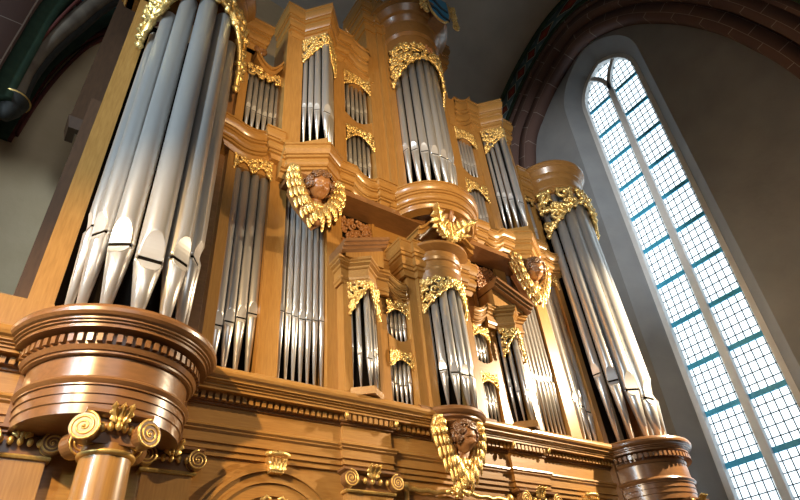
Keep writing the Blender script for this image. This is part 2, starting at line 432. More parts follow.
for sg in (-1, 1):
    gm.tube([(ax + sg * (.05 + .055 * q), -.06 - .02 * sin(q * 2), 2.02 + .035 * sin(q * 1.7) - .004 * q * q) for q in range(10)], .024, flat=.6)
    for q in range(4): acanthus(gm, (ax + sg * (.12 + .1 * q), -.05, 1.93 - .03 * q), (ax + sg * (.17 + .1 * q), -.06, 2.03 - .05 * q), .035, th=.012, lobes=3)
gm.ell((ax, -.06, 1.97), .07, .04, .05)
gm.build('ribbon', 'gold', g)

# ------------------------------------------------------------------ Ionic capitals
def spiral_disc(mb, gm, c, r, axis_y=True, rz=0, depth=.12, sgn=1):
    m = Matrix.Rotation(rz, 3, 'Z'); c = Vector(c)
    T = lambda x, y, z: c + m @ Vector((x, y, z))
    k = 24; vs = []
    for y, rr in ((depth / 2, r * .9), (-depth / 2, r * .9)):
        for i in range(k):
            a = 2 * pi * i / k; vs.append(T(rr * cos(a), y, rr * sin(a)))
    mb.add(vs, [tuple(range(k)), tuple(range(2 * k - 1, k - 1, -1))] + [(i, (i + 1) % k, k + (i + 1) % k, k + i) for i in range(k)], False)
    for y in (-depth / 2, depth / 2):
        P = [];
        for i in range(45):
            t = i / 44; a = pi / 2 + sgn * 2.6 * 2 * pi * t; q = r * (1 - .86 * t)
            P.append(T(q * cos(a), y, q * sin(a)))
        gm.tube(P, [r * .10 * (1 - .45 * i / 44) for i in range(45)], 6)
        gm.ell(T(0, y, 0), r * .13, r * .13, r * .13, n=8, m=5)
def capital(t, x, y, zt, w, d, vr, round_r=None):
    """abacus, echinus with eggs, leaf and volutes; zt = top"""
    cap = MB()
    cap.sweep([(x - w / 2, y + d / 2), (x - w / 2, y - d / 2), (x + w / 2, y - d / 2), (x + w / 2, y + d / 2)], [(-.03, zt), (.06, zt), (.06, zt - .03), (.03, zt - .045), (.0, zt - .06), (-.03, zt - .06)])
    cap.box(x - w / 2, x + w / 2, y - d / 2, y + d / 2, zt - .06, zt - .01)
    cap.box(x - w / 2 + .04, x + w / 2 - .04, y - d / 2 + .02, y + d / 2, zt - .3, zt - .05)
    c = cap.build('capital', 'oak_dark', t); WL[c.name] = WL[t.name]
    if round_r:
        for sx in (-1, 1):
            for sy in (-1, 1):
                vol = MB(); gv = MB(); spiral_disc(vol, gv, (x + sx * (w / 2 + .02), y + sy * (d / 2 - .02), zt - .04 - vr), vr, rz=R(24) * sx * (-sy), depth=.15, sgn=sx)
                vol.build('volute', 'oak_dark', c); gv.build('gilded_spiral', 'gold_soft', c)
    else:
        for sx in (-1, 1):
            vol = MB(); gv = MB(); spiral_disc(vol, gv, (x + sx * (w / 2 - .02), y - d / 2 - .04, zt - .04 - vr), vr, depth=.12, sgn=sx)
            vol.build('volute', 'oak_dark', c); gv.build('gilded_spiral', 'gold_soft', c)
    k = 5
    for i in range(k):
        eg = MB(); xx = x + (i - (k - 1) / 2) * (w - .18) / k
        if round_r: eg.ell((xx, y - d / 2 - .07 + .12 * abs(i - 2) / 3, zt - .15), .035, .035, .05)
        elif i != 2 or True: eg.ell((xx, y - d / 2 - .03, zt - .15), .03, .035, .045)
        eg.build('egg', 'gold_soft', c)
    eg = MB()
    for i in range(-1, 2): acanthus(eg, (x + i * .035, y - d / 2 - .07, zt - .13), (x + i * .085, y - d / 2 - .12, zt + .05), .05, th=.016, lobes=3)
    eg.build('leaf_ornament', 'gold_soft', c)
def pilaster(x, w, label, y=0.05, zt=2.5, deep=.12):
    t = thing('pilaster', label, 'pilaster', (x, y, -1.6), 'flat oak pilasters with ionic capitals')
    MB().box(x - w / 2, x + w / 2, y - deep, y + .05, -1.6, zt - .3).build('shaft', 'oak', t)
    nk = MB().sweep([(x - w / 2, y + .04), (x - w / 2, y - deep), (x + w / 2, y - deep), (x + w / 2, y + .04)], [(-.01, 2.24), (.03, 2.235), (.04, 2.215), (.03, 2.195), (-.01, 2.19)])
    nk.build('neck_moulding', 'gold_soft', t)
    capital(t, x, y - deep / 2, zt, w + .06, deep + .06, .115)
pilaster(4.46, .74, 'broad oak pilaster with gold volutes right of the left arch')
pilaster(mir(4.46), .74, 'broad oak pilaster with gold volutes left of the right arch')
pilaster(.22, .56, 'oak pilaster at the left picture edge behind the round column')
pilaster(1.73, .56, 'oak pilaster under the left round tower, right of the round column')
pilaster(mir(1.73), .5, 'oak pilaster under the right round tower')
def column(x, y, label):
    t = thing('column', label, 'column', (x, y, -1.6), 'free-standing columns under the round towers')
    MB().lathe([(.33, -1.6), (.33, -1.5), (.30, -1.45), (.27, -1.3), (.265, 0), (.235, 2.02), (.235, 2.14)], (x, y, 0), 40).build('shaft', 'oak', t)
    MB().lathe([(.23, 2.02), (.262, 2.03), (.27, 2.05), (.262, 2.07), (.23, 2.08)], (x, y, 0), 40).build('neck_ring', 'gold_soft', t)
    MB().lathe([(.22, 2.1), (.22, 2.2), (.27, 2.24), (.3, 2.3), (.22, 2.34)], (x, y, 0), 32).build('echinus', 'oak_dark', t)
    capital(t, x, y, 2.42, .50, .50, .145, round_r=.24)
column(.95, -.78, 'thick honey coloured round column with gold volutes under the left round tower')
column(mir(1.15), -.72, 'round column whose gilded capital shows under the right round tower')
# framed panel in the middle bay
fp = thing('framed_panel', 'dark panel in a gilded wavy frame low in the middle bay, below the cherub', 'panel', (CX, -.03, 1.2))
MB().box(5.12, 7.08, -.02, .06, 1.2, 2.26).build('panel', 'oak_dark', fp)
fm = MB()
top = [(5.06 + i * .08, 2.31 + .03 * abs(sin(i * .9)) + .05 * math.exp(-((i - 13) / 3.) ** 2)) for i in range(27)]
fm.tube([(x, -.05, z) for x, z in top], .035); fm.tube([(5.08, -.05, 1.2), (5.08, -.05, 2.33)], .035); fm.tube([(7.12, -.05, 1.2), (7.12, -.05, 2.33)], .035)
for x in (5.08, 7.12): fm.ell((x, -.06, 2.35), .07, .05, .07)
fm.build('frame', 'gold_soft', fp)
bs = MB().ell((6.02, -.1, 2.36), .075, .07, .075)
for i in range(7): bs.ell((6.02 + .11 * cos(i * .9), -.08, 2.36 + .08 * sin(i * .9)), .035, .04, .035)
bs.tube([(5.8, -.06, 2.34), (5.9, -.08, 2.37), (6.15, -.08, 2.37), (6.25, -.06, 2.34)], .04); bs.build('boss', 'gold', fp)

# ================================================================== ROUND PEDAL TOWERS
def pedal_tower(cx, side, zn, hang, label):
    cy = -.1; L = side == 'left'
    t = thing('pedal_tower', label, 'organ tower', (cx, cy, 2.36), 'round outer towers of the organ')
    ed = 1.05
    # ledge with wings
    pr = [(-.95, zC), (.20, zC), (.235, zC - .02), (.25, zC - .06), (.245, zC - .1), (.22, zC - .13), (.19, zC - .145), (.19, zC - .165), (.165, zC - .175), (.165, zC - .19), (.14, zC - .2), (.14, zC - .235),
          (.03, zC - .24), (.0, zC - .27), (-.95, zC - .27)]
    wl = [(cx - ed - (1.9 if L else .1), -.05), (cx - .9, -.05)]; wr = [(cx + .9, -.05), (cx + ed + (.0 if L else .4), -.05)]
    core = arc(cx, cy, .90 if L else .82, -88, 88, 36)
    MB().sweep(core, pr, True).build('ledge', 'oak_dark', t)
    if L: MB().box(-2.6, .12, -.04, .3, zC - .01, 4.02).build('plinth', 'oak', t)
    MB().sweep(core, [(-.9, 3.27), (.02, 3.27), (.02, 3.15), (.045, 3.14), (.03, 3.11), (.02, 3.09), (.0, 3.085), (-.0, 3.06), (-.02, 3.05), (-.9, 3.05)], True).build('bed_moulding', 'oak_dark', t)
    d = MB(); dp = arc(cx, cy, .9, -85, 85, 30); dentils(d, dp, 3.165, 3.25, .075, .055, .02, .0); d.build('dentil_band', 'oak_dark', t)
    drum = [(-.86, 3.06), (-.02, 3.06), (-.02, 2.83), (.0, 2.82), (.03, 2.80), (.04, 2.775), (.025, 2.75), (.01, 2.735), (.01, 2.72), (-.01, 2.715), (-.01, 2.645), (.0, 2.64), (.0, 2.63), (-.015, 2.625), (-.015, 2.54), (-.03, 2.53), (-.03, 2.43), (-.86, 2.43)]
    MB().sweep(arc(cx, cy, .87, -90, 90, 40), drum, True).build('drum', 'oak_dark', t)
    bk = MB().box(cx - .9, cx + .9, -.12, .3, 2.43, 3.5); bk.build('drum_back', 'oak_dark', t)
    # frame
    so = -.17 if L else mir(2.02) + .02
    if L:
        MB().box(-.17, .11, -.03, .55, 4.0, 12.6).build('stile', 'oak', t)
    else:
        MB().box(cx + .84, cx + 1.0, .05, .55, zC, 10.9).build('stile', 'oak_dark', t)
    MB().box(cx - .95, cx + .9, .5, .56, zC, zn + .2).build('back_board', 'black', t)
    # crowning cornice
    ztop = zn + 1.0
    q = arc(cx, cy, .80, -92, 92, 36)
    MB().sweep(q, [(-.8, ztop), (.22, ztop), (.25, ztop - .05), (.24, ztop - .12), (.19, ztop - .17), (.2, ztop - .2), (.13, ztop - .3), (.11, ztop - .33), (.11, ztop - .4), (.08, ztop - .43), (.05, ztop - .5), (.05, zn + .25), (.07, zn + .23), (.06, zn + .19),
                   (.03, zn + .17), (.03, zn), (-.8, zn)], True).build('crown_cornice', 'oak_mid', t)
    for sg in (-1, 1):
        bx = MB(); x = cx + sg * (1.1 if L else .97)
        bx.sweep([(x - .2, .3), (x - .2, -.1), (x + .2, -.1), (x + .2, .3)] , cornice_prof(ztop - .02, zn + .1, .16))
        bx.box(x - .19, x + .19, -.09, .3, zn + .1, ztop - .03)
        bx.build('cornice_return', 'oak', t)
    f, T = polymap(arc(cx, cy, .84, -80, 80, 30))
    zl = lambda u: zn - hang(u)
    gild(t, f, T, zn + .03, zl, 11 if L else 12, .29)
    # pipes
    an = [-79, -55, -29, 0, 29, 55, 79]; rs = [.10, .125, .15, .168, .15, .125, .10]
    zs = [5.1, 4.85, 4.6, 4.42, 4.6, 4.85, 5.1]
    rr_ = .68 if L else .64
    pts = [(cx + rr_ * sin(R(a)), cy - rr_ * cos(R(a))) for a in an]
    zt = [9.6, 9.98, 10.4, 10.8, 10.4, 9.98, 9.6] if L else zn + .1
    row(pts, zC + .0, zs, zt, rs, an, 'in %s round outer tower' % side, 'large pipes of the %s round outer tower' % side, 'large', 32)
pedal_tower(.92, 'left', 10.75, lambda u: .22 + 1.35 * abs(2 * u - 1) ** 2.2, 'large round oak pipe tower at the left on a drum shaped dentil base')
pedal_tower(10.95, 'right', 10.2, lambda u: .32 + 1.0 * abs(2 * u - 1) ** 1.3, 'round oak pipe tower at the far right, in front of the grey church wall')

# ================================================================== MAIN CASE, one side then the other
def side_units(m, side, other):
    X = (lambda x: mir(x)) if m else (lambda x: x)
    PTH = (lambda p: mirp(p)) if m else (lambda p: p)
    def bx(mb, x0, x1, *a): x0, x1 = sorted((X(x0), X(x1))); return mb.box(x0, x1, *a)
    near = 'nearest the %s round outer tower' % side
    # ---- outer flat field, two storeys
    t = thing('outer_pipe_field', 'tall flat oak pipe field beside the %s outer tower, with a scrolled top' % side, 'organ case', (X(2.3), 0, zC), 'flat outer fields of the organ')
    bx(MB(), 1.90, 2.06, 0, .5, zC, 10.95).build('stile', 'oak', t)
    bx(MB(), 1.62, 1.90, .22, .5, zC, 11.2).build('side_board', 'oak_dark', t)
    bx(MB(), 2.70, 3.02, 0, .4, zC, 8.0).build('stile', 'oak', t)
    bx(MB(), 1.8, 2.9, .46, .5, zC, 10.6).build('back_board', 'black', t)
    bx(MB(), 2.02, 2.7, .02, .3, 7.5, 8.2).build('rail', 'oak_h', t)
    sw = [(1.8, .35, .0), (1.8, -.02, 0)] + [(1.8 + .84 * i / 8, -.02 - .0 * i, -.16 * sin(pi * i / 8) + .02 * i / 8) for i in range(1, 9)] + [(2.645, -.11, 0.02), (2.80, -.11, .02)]
    MB().sweep(PTH(sw), cornice_prof(8.46, 7.84, .18)).build('ledge', 'oak_h', t)
    gild(t, flatmap(*sorted((X(2.02), X(2.70))), -.0), .68, 7.86, (lambda u: 7.42 + .22 * abs(sin(2 * pi * (u if not m else 1 - u)))), 21 + m, .105)
    # scrolled top : concave moulding between two volutes
    cp = []
    for i in range(17):
        w = i / 16; x = 2.14 + .72 * w
        cp.append((x, 10.82 - .42 * sin(pi * min(1, w * 1.05)) ** .9 * (1 - .15 * w) + .95 * max(0, w - .45) ** 1.6))
    sc = MB().prism([(X(x), z) for x, z in cp] + [(X(x), z - .16) for x, z in reversed(cp)], -.12, .25)
    sc.prism([(X(x), z + .05) for x, z in cp] + [(X(x), z - .03) for x, z in reversed(cp)], -.17, .25); sc.build('scroll_board', 'oak_h', t)
    v = MB(); gdummy = MB()
    for (x, z, r, sg) in ((2.19, 10.92, .13, 1), (2.88, 11.28, .14, -1)):
        P = [(X(x + r * (1 - .85 * i / 30) * cos(-pi / 2 + sg * 4.2 * pi * i / 30)), -.12, z + r * (1 - .85 * i / 30) * sin(-pi / 2 + sg * 4.2 * pi * i / 30)) for i in range(31)]
        v.tube(P, [.055 - .03 * i / 30 for i in range(31)], 8); v.prism([(X(x) + r * .8 * cos(a * .5), z + r * .8 * sin(a * .5)) for a in range(12)], -.08, .2)
    v.build('volute', 'oak_dark', t)
    gild(t, flatmap(*sorted((X(2.02), X(2.78))), -.05), .74, 10.42, (lambda u: 10.3 - .22 * abs(sin(4 * pi * u)) ), 31 + m, .095, rim=False)
    xs = [2.12, 2.29, 2.46, 2.63]
    row([(X(x), .14) for x in xs], zC, [4.34, 4.44, 4.55, 4.67], 7.75, [.086, .083, .08, .078], 0, 'in lower row beside %s round outer tower' % side, 'lower pipes of the %s flat outer field' % side)
    xs = [2.15 + .115 * i for i in range(6)]
    row([(X(x), .08) for x in xs], 8.42, [9.2, 9.16, 9.13, 9.13, 9.16, 9.2], 10.5, .05, 0, 'in upper row beside %s round outer tower' % side, 'upper pipes of the %s flat outer field' % side, 'small')
    # ---- lower flat field under the pointed tower
    t = thing('inner_pipe_field', 'flat oak pipe field below the cherub on the %s' % side, 'organ case', (X(3.43), 0, zC), 'flat inner fields of the organ')
    bx(MB(), 3.83, 4.15, 0, .4, zC, 7.6).build('stile', 'oak', t)
    bx(MB(), 2.9, 3.9, .46, .5, zC, 7.6).build('back_board', 'black', t)
    bx(MB(), 3.02, 3.83, .1, .3, 7.05, 7.6).build('rail', 'oak_dark', t)
    xs = [3.08 + .1165 * i for i in range(7)]
    row([(X(x), .1) for x in xs], zC, [4.84, 4.82, 4.8, 4.78, 4.8, 4.82, 4.84], 7.3, [.047, .052, .055, .058, .055, .052, .047], 0, 'in flat field below %s cherub' % side, 'pipes of the flat field below the %s cherub' % side)
    # ---- pointed upper tower
    t = thing('pointed_tower', 'V-shaped upper oak pipe tower standing on the ledge above the %s cherub' % side, 'organ tower', (X(3.5), -.3, 7.5), 'pointed upper towers of the organ')
    led = [(2.79, -.10), (2.96, -.10), (2.99, -.2), (3.5, -.50), (3.98, -.22), (4.16, -.22)]
    MB().sweep(PTH(led), cornice_prof(8.14, 7.46, .19, -.1)).build('ledge', 'oak_h', t)
    fl = MB(); poly = [(3.0, .2), (3.0, -.18), (3.5, -.48), (3.96, -.2), (3.96, .2)]
    def plan(mb, p, z0, z1):
        n = len(p); vs = [(X(x), y, z) for z in (z0, z1) for x, y in p]
        return mb.add(vs, [tuple(range(n)), tuple(range(2 * n - 1, n - 1, -1))] + [(i, (i + 1) % n, n + (i + 1) % n, n + i) for i in range(n)])
    plan(fl, poly, 7.48, 8.12); fl.build('ledge_floor', 'oak_h', t)
    pl = MB(); plan(pl, [(3.1, .2), (3.1, -.36), (3.47, -.70), (3.84, -.36), (3.84, .2)], 8.1, 8.32); pl.build('plinth', 'oak_h', t)
    bx(MB(), 2.72, 3.10, -.3, .4, 8.2, 12.2).build('stile', 'oak', t)
    bx(MB(), 3.86, 4.13, -.3, .4, 8.0, 12.2).build('stile', 'oak', t)
    bx(MB(), 2.9, 4.0, .1, .14, 8.2, 12).build('back_board', 'black', t)
    ct = [(2.82, .3), (2.82, -.3), (3.12, -.3), (3.47, -.68), (3.82, -.3), (4.08, -.3), (4.08, .3)]
    cm = MB().sweep(PTH(ct), cornice_prof(12.72, 11.72, .17, -.06)); plan(cm, [(2.84, .3), (2.84, -.28), (3.12, -.28), (3.47, -.66), (3.82, -.28), (4.06, -.28), (4.06, .3)], 11.74, 12.70)
    cm.build('crown_cornice', 'oak_h', t)
    # sloping cap above
    cap = MB(); plan(cap, [(2.9, .3), (2.9, -.2), (3.2, -.2), (3.47, -.5), (3.75, -.2), (4.0, -.2), (4.0, .3)], 12.70, 13.1); cap.build('cap_block', 'oak_h', t)
    f, T = polymap(PTH([(3.10, -.34), (3.465, -.74), (3.85, -.34)]))
    gild(t, f, T, 11.74, lambda u: 11.4 - .48 * abs(2 * u - 1) ** 1.3, 41 + m, .125)
    P = []; an = []
    for w in (.06, .33, .62): P.append((3.14 + .33 * w, -.3 - .36 * w)); an.append(-38)
    P.append((3.465, -.66)); an.append(0)
    for w in (.62, .33, .06): P.append((3.80 - .33 * w, -.3 - .36 * w)); an.append(38)
    if m: an = [-a for a in an]
    row([(X(x), y) for x, y in P], 8.32, [9.4, 9.33, 9.22, 9.05, 9.22, 9.33, 9.4], 11.75, [.047, .055, .066, .085, .066, .055, .047], an, 'in pointed tower above %s cherub' % side, 'pipes of the %s pointed upper tower' % side)
    # ---- two stacked little fields
    t = thing('stacked_pipe_fields', 'two small pipe fields one above the other, between the %s pointed tower and the tall central tower' % side, 'organ case', (X(4.46), -.3, 7.5), 'upper stacked small fields')
    bx(MB(), 4.1, 4.84, -.06, -.02, 8, 11.8).build('back_board', 'black', t)
    n = 10; cv = [(4.12 + .7 * i / n, 10.02 - .22 * sin(pi * i / n)) for i in range(n + 1)]
    MB().prism([(X(a), b) for a, b in cv] + [(X(4.82), 9.5), (X(4.12), 9.5)], -.28, -.1).build('dividing_board', 'oak_h', t)
    bx(MB(), 4.12, 4.82, -.28, -.02, 11.15, 12.2).build('head_board', 'oak_h', t)
    sw = [(4.12 + .7 * i / 10, -.28, .42 * (1 - i / 10) ** 2 - .08 * sin(pi * i / 10)) for i in range(11)] + [(4.83, -.34, 0)]
    MB().sweep(PTH(sw), cornice_prof(12.55, 11.45, .16, -.1)).build('swept_cornice', 'oak_h', t)
    sw = [(3.98, .1, .1), (3.98, -.36, .1), (4.16, -.36, .1)] + [(4.16 + .62 * i / 8, -.34, .1 - .1 * i / 8 - .13 * sin(pi * i / 8)) for i in range(1, 9)] + [(4.8, -.4), (4.95, -.4), (4.97, -.34), (5.1, -.34)]
    MB().sweep(PTH(sw), cornice_prof(7.98, 7.45, .16, -.1)).build('ledge', 'oak_h', t)
    cv2 = [(4.12 + .7 * i / n, 8.28 - .12 * sin(pi * i / n)) for i in range(n + 1)]
    MB().prism([(X(a), b) for a, b in cv2] + [(X(4.82), 7.8), (X(4.12), 7.8)], -.28, -.1).build('sill_board', 'oak_h', t)
    gild(t, flatmap(*sorted((X(4.13), X(4.81))), -.29), .68, 11.45, (lambda u: 10.98 + .2 * sin(pi * u)), 51 + m, .1)
    gild(t, flatmap(*sorted((X(4.13), X(4.81))), -.29), .68, 9.56, (lambda u: 9.08 + .3 * sin(pi * u)), 61 + m, .1)
    xs = [4.185 + .113 * i for i in range(6)]; zz = [.12, .03, 0, 0, .03, .12]
    row([(X(x), -.15) for x in xs], 9.75, [10.3 + q for q in zz], 11.4, .043, 0, 'in top row just %s of tall central tower' % side, 'upper small field pipes, %s' % side, 'thin', 10)
    row([(X(x), -.15) for x in xs], 8.1, [8.55 + q for q in zz], 9.62, .043, 0, 'in second row just %s of tall central tower' % side, 'lower small field pipes, %s' % side, 'thin', 10)
    # ---- buttress pilaster next to the central tower
    t = thing('tower_pilaster', 'tall stepped oak pilaster on the %s of the tall central tower' % side, 'pilaster', (X(5.1), -.3, 7.5), 'pilasters of the tall central tower')
    s = bx(MB(), 4.82, 5.12, -.32, .4, 7.9, 13.8); bx(s, 5.12, 5.28, -.40, .4, 7.9, 13.8); bx(s, 5.28, 5.46, -.46, .4, 7.9, 13.8); s.build('shaft', 'oak', t)
    cp_ = [(4.80, .4), (4.80, -.34), (5.12, -.34), (5.12, -.42), (5.28, -.42), (5.28, -.48), (5.5, -.48)]
    k = MB().sweep(PTH(cp_), cornice_prof(14.9, 13.72, .18, -.05)); bx(k, 4.83, 5.5, -.32, .4, 13.74, 14.88); k.build('cornice', 'oak_h', t)
    # ---- soffit and wall under the overhang
    t = thing('overhang_panel', 'oak wall panel under the %s overhanging ledge of the upper case' % side, 'panel', (X(4.9), 0, 5.8), 'wall panels under the overhang')
    w0 = bx(MB(), 4.15, 6.1 if not m else 6.1, .06, .3, 3.5, 7.5); w0.build('board', 'oak_h', t)
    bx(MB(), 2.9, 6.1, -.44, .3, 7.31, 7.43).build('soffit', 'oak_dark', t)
    fr = MB()
    for a, b, c, d in ((5.02, 5.5, 6.52, 6.55), (5.02, 5.5, 7.0, 7.03), (5.02, 5.05, 6.52, 7.03), (5.47, 5.5, 6.52, 7.03), (4.84, 4.9, 6.0, 7.4)): bx(fr, a, b, .02, .07, c, d)
    fr.build('panel_frame', 'oak', t)
    ho = bx(MB(), 4.16, 4.78, .045, .065, 6.3, 7.3); ho.build('opening', 'black', t)
    gild(t, flatmap(*sorted((X(4.16), X(4.78))), .03), .62, 7.2, lambda u: 6.3, 71 + m, .13, 'pierced_carving', False, 'carved')
    # ---- positive: pointed tower
    t = thing('positive_pointed_tower', 'small V-shaped oak tower with half pediment on the %s of the lower central case' % side, 'organ tower', (X(4.45), -.2, zC), 'pointed towers of the lower central case')
    bx(MB(), 4.02, 4.16, -.2, .06, zC, 5.9).build('stile', 'oak', t)
    bx(MB(), 4.70, 4.91, -.13, .06, zC, 5.9).build('stile', 'oak', t)
    bx(MB(), 4.16, 4.72, -.0, .04, zC, 5.7).build('back_board', 'black', t)
    V = [(4.14, -.18), (4.40, -.38), (4.68, -.18)]
    p = MB(); plan(p, [(4.11, -.02), (4.11, -.2), (4.40, -.42), (4.70, -.2), (4.70, -.02)], zC - .01, 3.64); p.build('plinth', 'oak_h', t)
    en = MB().sweep(PTH([(4.0, .05), (4.0, -.2)] + V + [(4.94, -.2)]), [(-.06, 5.98), (.13, 5.98), (.13, 5.93), (.1, 5.91), (.11, 5.87), (.06, 5.84), (.06, 5.8), (.03, 5.78), (.03, 5.64), (.05, 5.62), (.04, 5.58), (.02, 5.56), (.02, 5.5), (-.06, 5.5)])
    plan(en, [(4.02, .05), (4.02, -.18), (4.15, -.16), (4.40, -.35), (4.66, -.16), (4.92, -.16), (4.92, .05)], 5.51, 5.97); en.build('entablature', 'oak_h', t)
    pe = MB()
    for (o, q0, q1, yy) in ((0, 0, .06, -.58), (0, -.06, 0, -.53), (0, -.11, -.06, -.48)):
        pe.prism([(X(3.87), 6.08 + q0), (X(4.8), 6.46 + q0), (X(4.8), 6.46 + q1), (X(3.87), 6.08 + q1)], yy, .05)
    pe.build('raking_cornice', 'oak_dark', t)
    MB().prism([(X(4.0), 5.96), (X(4.78), 5.96), (X(4.78), 6.35), (X(4.0), 6.03)], -.36, .05).build('tympanum', 'oak', t)
    f, T = polymap(PTH([(4.13, -.22), (4.40, -.42), (4.68, -.22)]))
    gild(t, f, T, 5.52, lambda u: 5.42 - .5 * abs(2 * u - 1) ** 1.2, 81 + m, .11)
    P = [(4.175, -.16), (4.275, -.235), (4.40, -.31), (4.525, -.235), (4.625, -.16)]; an = [-30, -35, 0, 35, 30]
    if m: an = [-a for a in an]
    row([(X(a), b) for a, b in P], 3.64, [4.33, 4.22, 4.12, 4.22, 4.33], 5.56, [.034, .041, .052, .041, .034], an, 'in small pointed tower, %s of lower centre' % side, 'pipes of the %s small pointed tower' % side)
    # ---- positive: stacked fields
    t = thing('positive_stacked_fields', 'two tiny stacked pipe fields on the %s of the small central round tower' % side, 'organ case', (X(5.13), -.1, zC), 'stacked fields of the lower central case')
    bx(MB(), 4.92, 5.38, .0, .04, zC, 5.6).build('back_board', 'black', t)
    cv = [(4.92 + .46 * i / 8, 4.8 - .1 * sin(pi * i / 8)) for i in range(9)]
    MB().prism([(X(a), b) for a, b in cv] + [(X(5.38), 4.48), (X(4.92), 4.48)], -.14, .0).build('dividing_board', 'oak_h', t)
    sw = [(4.90 + .46 * i / 8, -.14, .18 * (1 - i / 8) ** 2 - .04 * sin(pi * i / 8)) for i in range(9)] + [(5.4, -.2, 0)]
    MB().sweep(PTH(sw), cornice_prof(5.84, 5.5, .12, -.1)).build('swept_cornice', 'oak_h', t)
    bx(MB(), 4.92, 5.38, -.13, .0, 5.42, 5.6).build('head_board', 'oak_h', t)
    gild(t, flatmap(*sorted((X(4.92), X(5.38))), -.14), .46, 5.5, (lambda u: 5.2 + .14 * sin(pi * u)), 91 + m, .075)
    gild(t, flatmap(*sorted((X(4.92), X(5.38))), -.14), .46, 4.5, (lambda u: 4.22 + .14 * sin(pi * u)), 95 + m, .075)
    xs = [4.965 + .09 * i for i in range(5)]; zz = [.08, .02, 0, .02, .08]
    row([(X(x), -.06) for x in xs], 4.68, [4.95 + q for q in zz], 5.42, .034, 0, 'in upper tiny row %s of small round tower' % side, 'upper tiny pipes %s of the small round tower' % side, 'tiny', 10)
    row([(X(x), -.06) for x in xs], zC, [3.92 + q for q in zz], 4.44, .034, 0, 'in lower tiny row %s of small round tower' % side, 'lower tiny pipes %s of the small round tower' % side, 'tiny', 10)
    # ---- positive: pilaster and swan-neck
    t = thing('positive_pilaster', 'stepped oak pilaster %s of the small central round tower' % side, 'pilaster', (X(5.5), -.2, zC), 'pilasters of the small central round tower')
    s = bx(MB(), 5.38, 5.56, -.22, .06, zC, 6.3); bx(s, 5.56, 5.72, -.3, .06, zC, 6.3); s.build('shaft', 'oak', t)
    k = MB().sweep(PTH([(5.3, .05), (5.3, -.26), (5.55, -.26), (5.55, -.34), (5.78, -.34)]), cornice_prof(6.78, 6.05, .13, -.05)); bx(k, 5.32, 5.78, -.25, .06, 6.06, 6.77); k.build('cornice', 'oak_h', t)
    sn = MB(); sp = []
    for i in range(13):
        w = i / 12; sp.append((5.42 + .5 * w, 6.86 + .42 * (w * w * (3 - 2 * w))))
    sn.prism([(X(a), b + .06) for a, b in sp] + [(X(a), b - .07) for a, b in reversed(sp)], -.66, -.15)
    sn.prism([(X(a), b + .1) for a, b in sp] + [(X(a), b + .03) for a, b in reversed(sp)], -.72, -.15); sn.build('swan_neck', 'oak_h', t)
side_units(0, 'left', 'right'); side_units(1, 'right', 'left')

# ================================================================== TALL CENTRAL TOWER
t = thing('central_tower', 'tall round oak tower with the highest cornice, in the middle of the upper case', 'organ tower', (CX, -.4, 7.4))
cc = (CX, -.38)
MB().sweep([(5.0, -.34)] + [(5.2, -.36)] + arc(CX, -.12, .93, -66, 66, 30) + [(mir(5.2), -.36), (mir(5.0), -.34)], cornice_prof(7.88, 7.34, .16, -.2), True).build('ledge', 'oak_h', t)
MB().lathe([(.001, 7.42), (.92, 7.42), (.92, 7.85), (.001, 7.87)], (CX, -.12, 0), 40).build('ledge_floor', 'oak_dark', t)
MB().box(5.45, 6.75, .0, .04, 7.9, 13.2).build('back_board', 'black', t)
z1 = 14.45; zn = 12.85
MB().sweep(arc(*cc, .72, -93, 93, 36), [(-.69, z1), (.42, z1), (.47, z1 - .06), (.46, z1 - .15), (.36, z1 - .2), (.38, z1 - .25), (.26, z1 - .4), (.19, z1 - .44), (.12, z1 - .56), (.08, z1 - .6), (.06, z1 - .74), (.05, z1 - 1.0),
                 (.07, z1 - 1.03), (.09, z1 - 1.1), (.06, z1 - 1.16), (.04, z1 - 1.2), (.04, zn), (-.69, zn)], True).build('crown_cornice', 'oak_mid', t)
MB().lathe([(.95, 14.4), (.9, 14.7), (.74, 14.9), (.64, 15.4), (.5, 15.65), (.001, 15.75)], (*cc, 0), 36).build('domed_cap', 'oak_dark', t)
f, T = polymap(arc(*cc, .74, -78, 78, 26))
gild(t, f, T, zn + .02, lambda u: 12.3 - .9 * abs(2 * u - 1) ** 2, 7, .17)
hm = MB()
for i in range(16): hm.ell((CX + .12 * cos(i * 2.4) * (i / 16), -1.16 - .03 * sin(i), 12.7 + .12 * sin(i * 2.4) * (i / 16)), .05, .05, .05, n=7, m=5)
hm.build('carved_boss', 'carved', t)
an = [-78, -58, -38.5, -19, 0, 19, 38.5, 58, 78]; rs = [.075, .084, .09, .094, .096, .094, .09, .084, .075]
row([(CX + .58 * sin(R(a)), cc[1] - .58 * cos(R(a))) for a in an], 7.87, [9.3, 9.16, 9.03, 8.94, 8.9, 8.94, 9.03, 9.16, 9.3], 12.75, rs, an, 'in tall central round tower', 'pipes of the tall central tower', 'tall', 22)
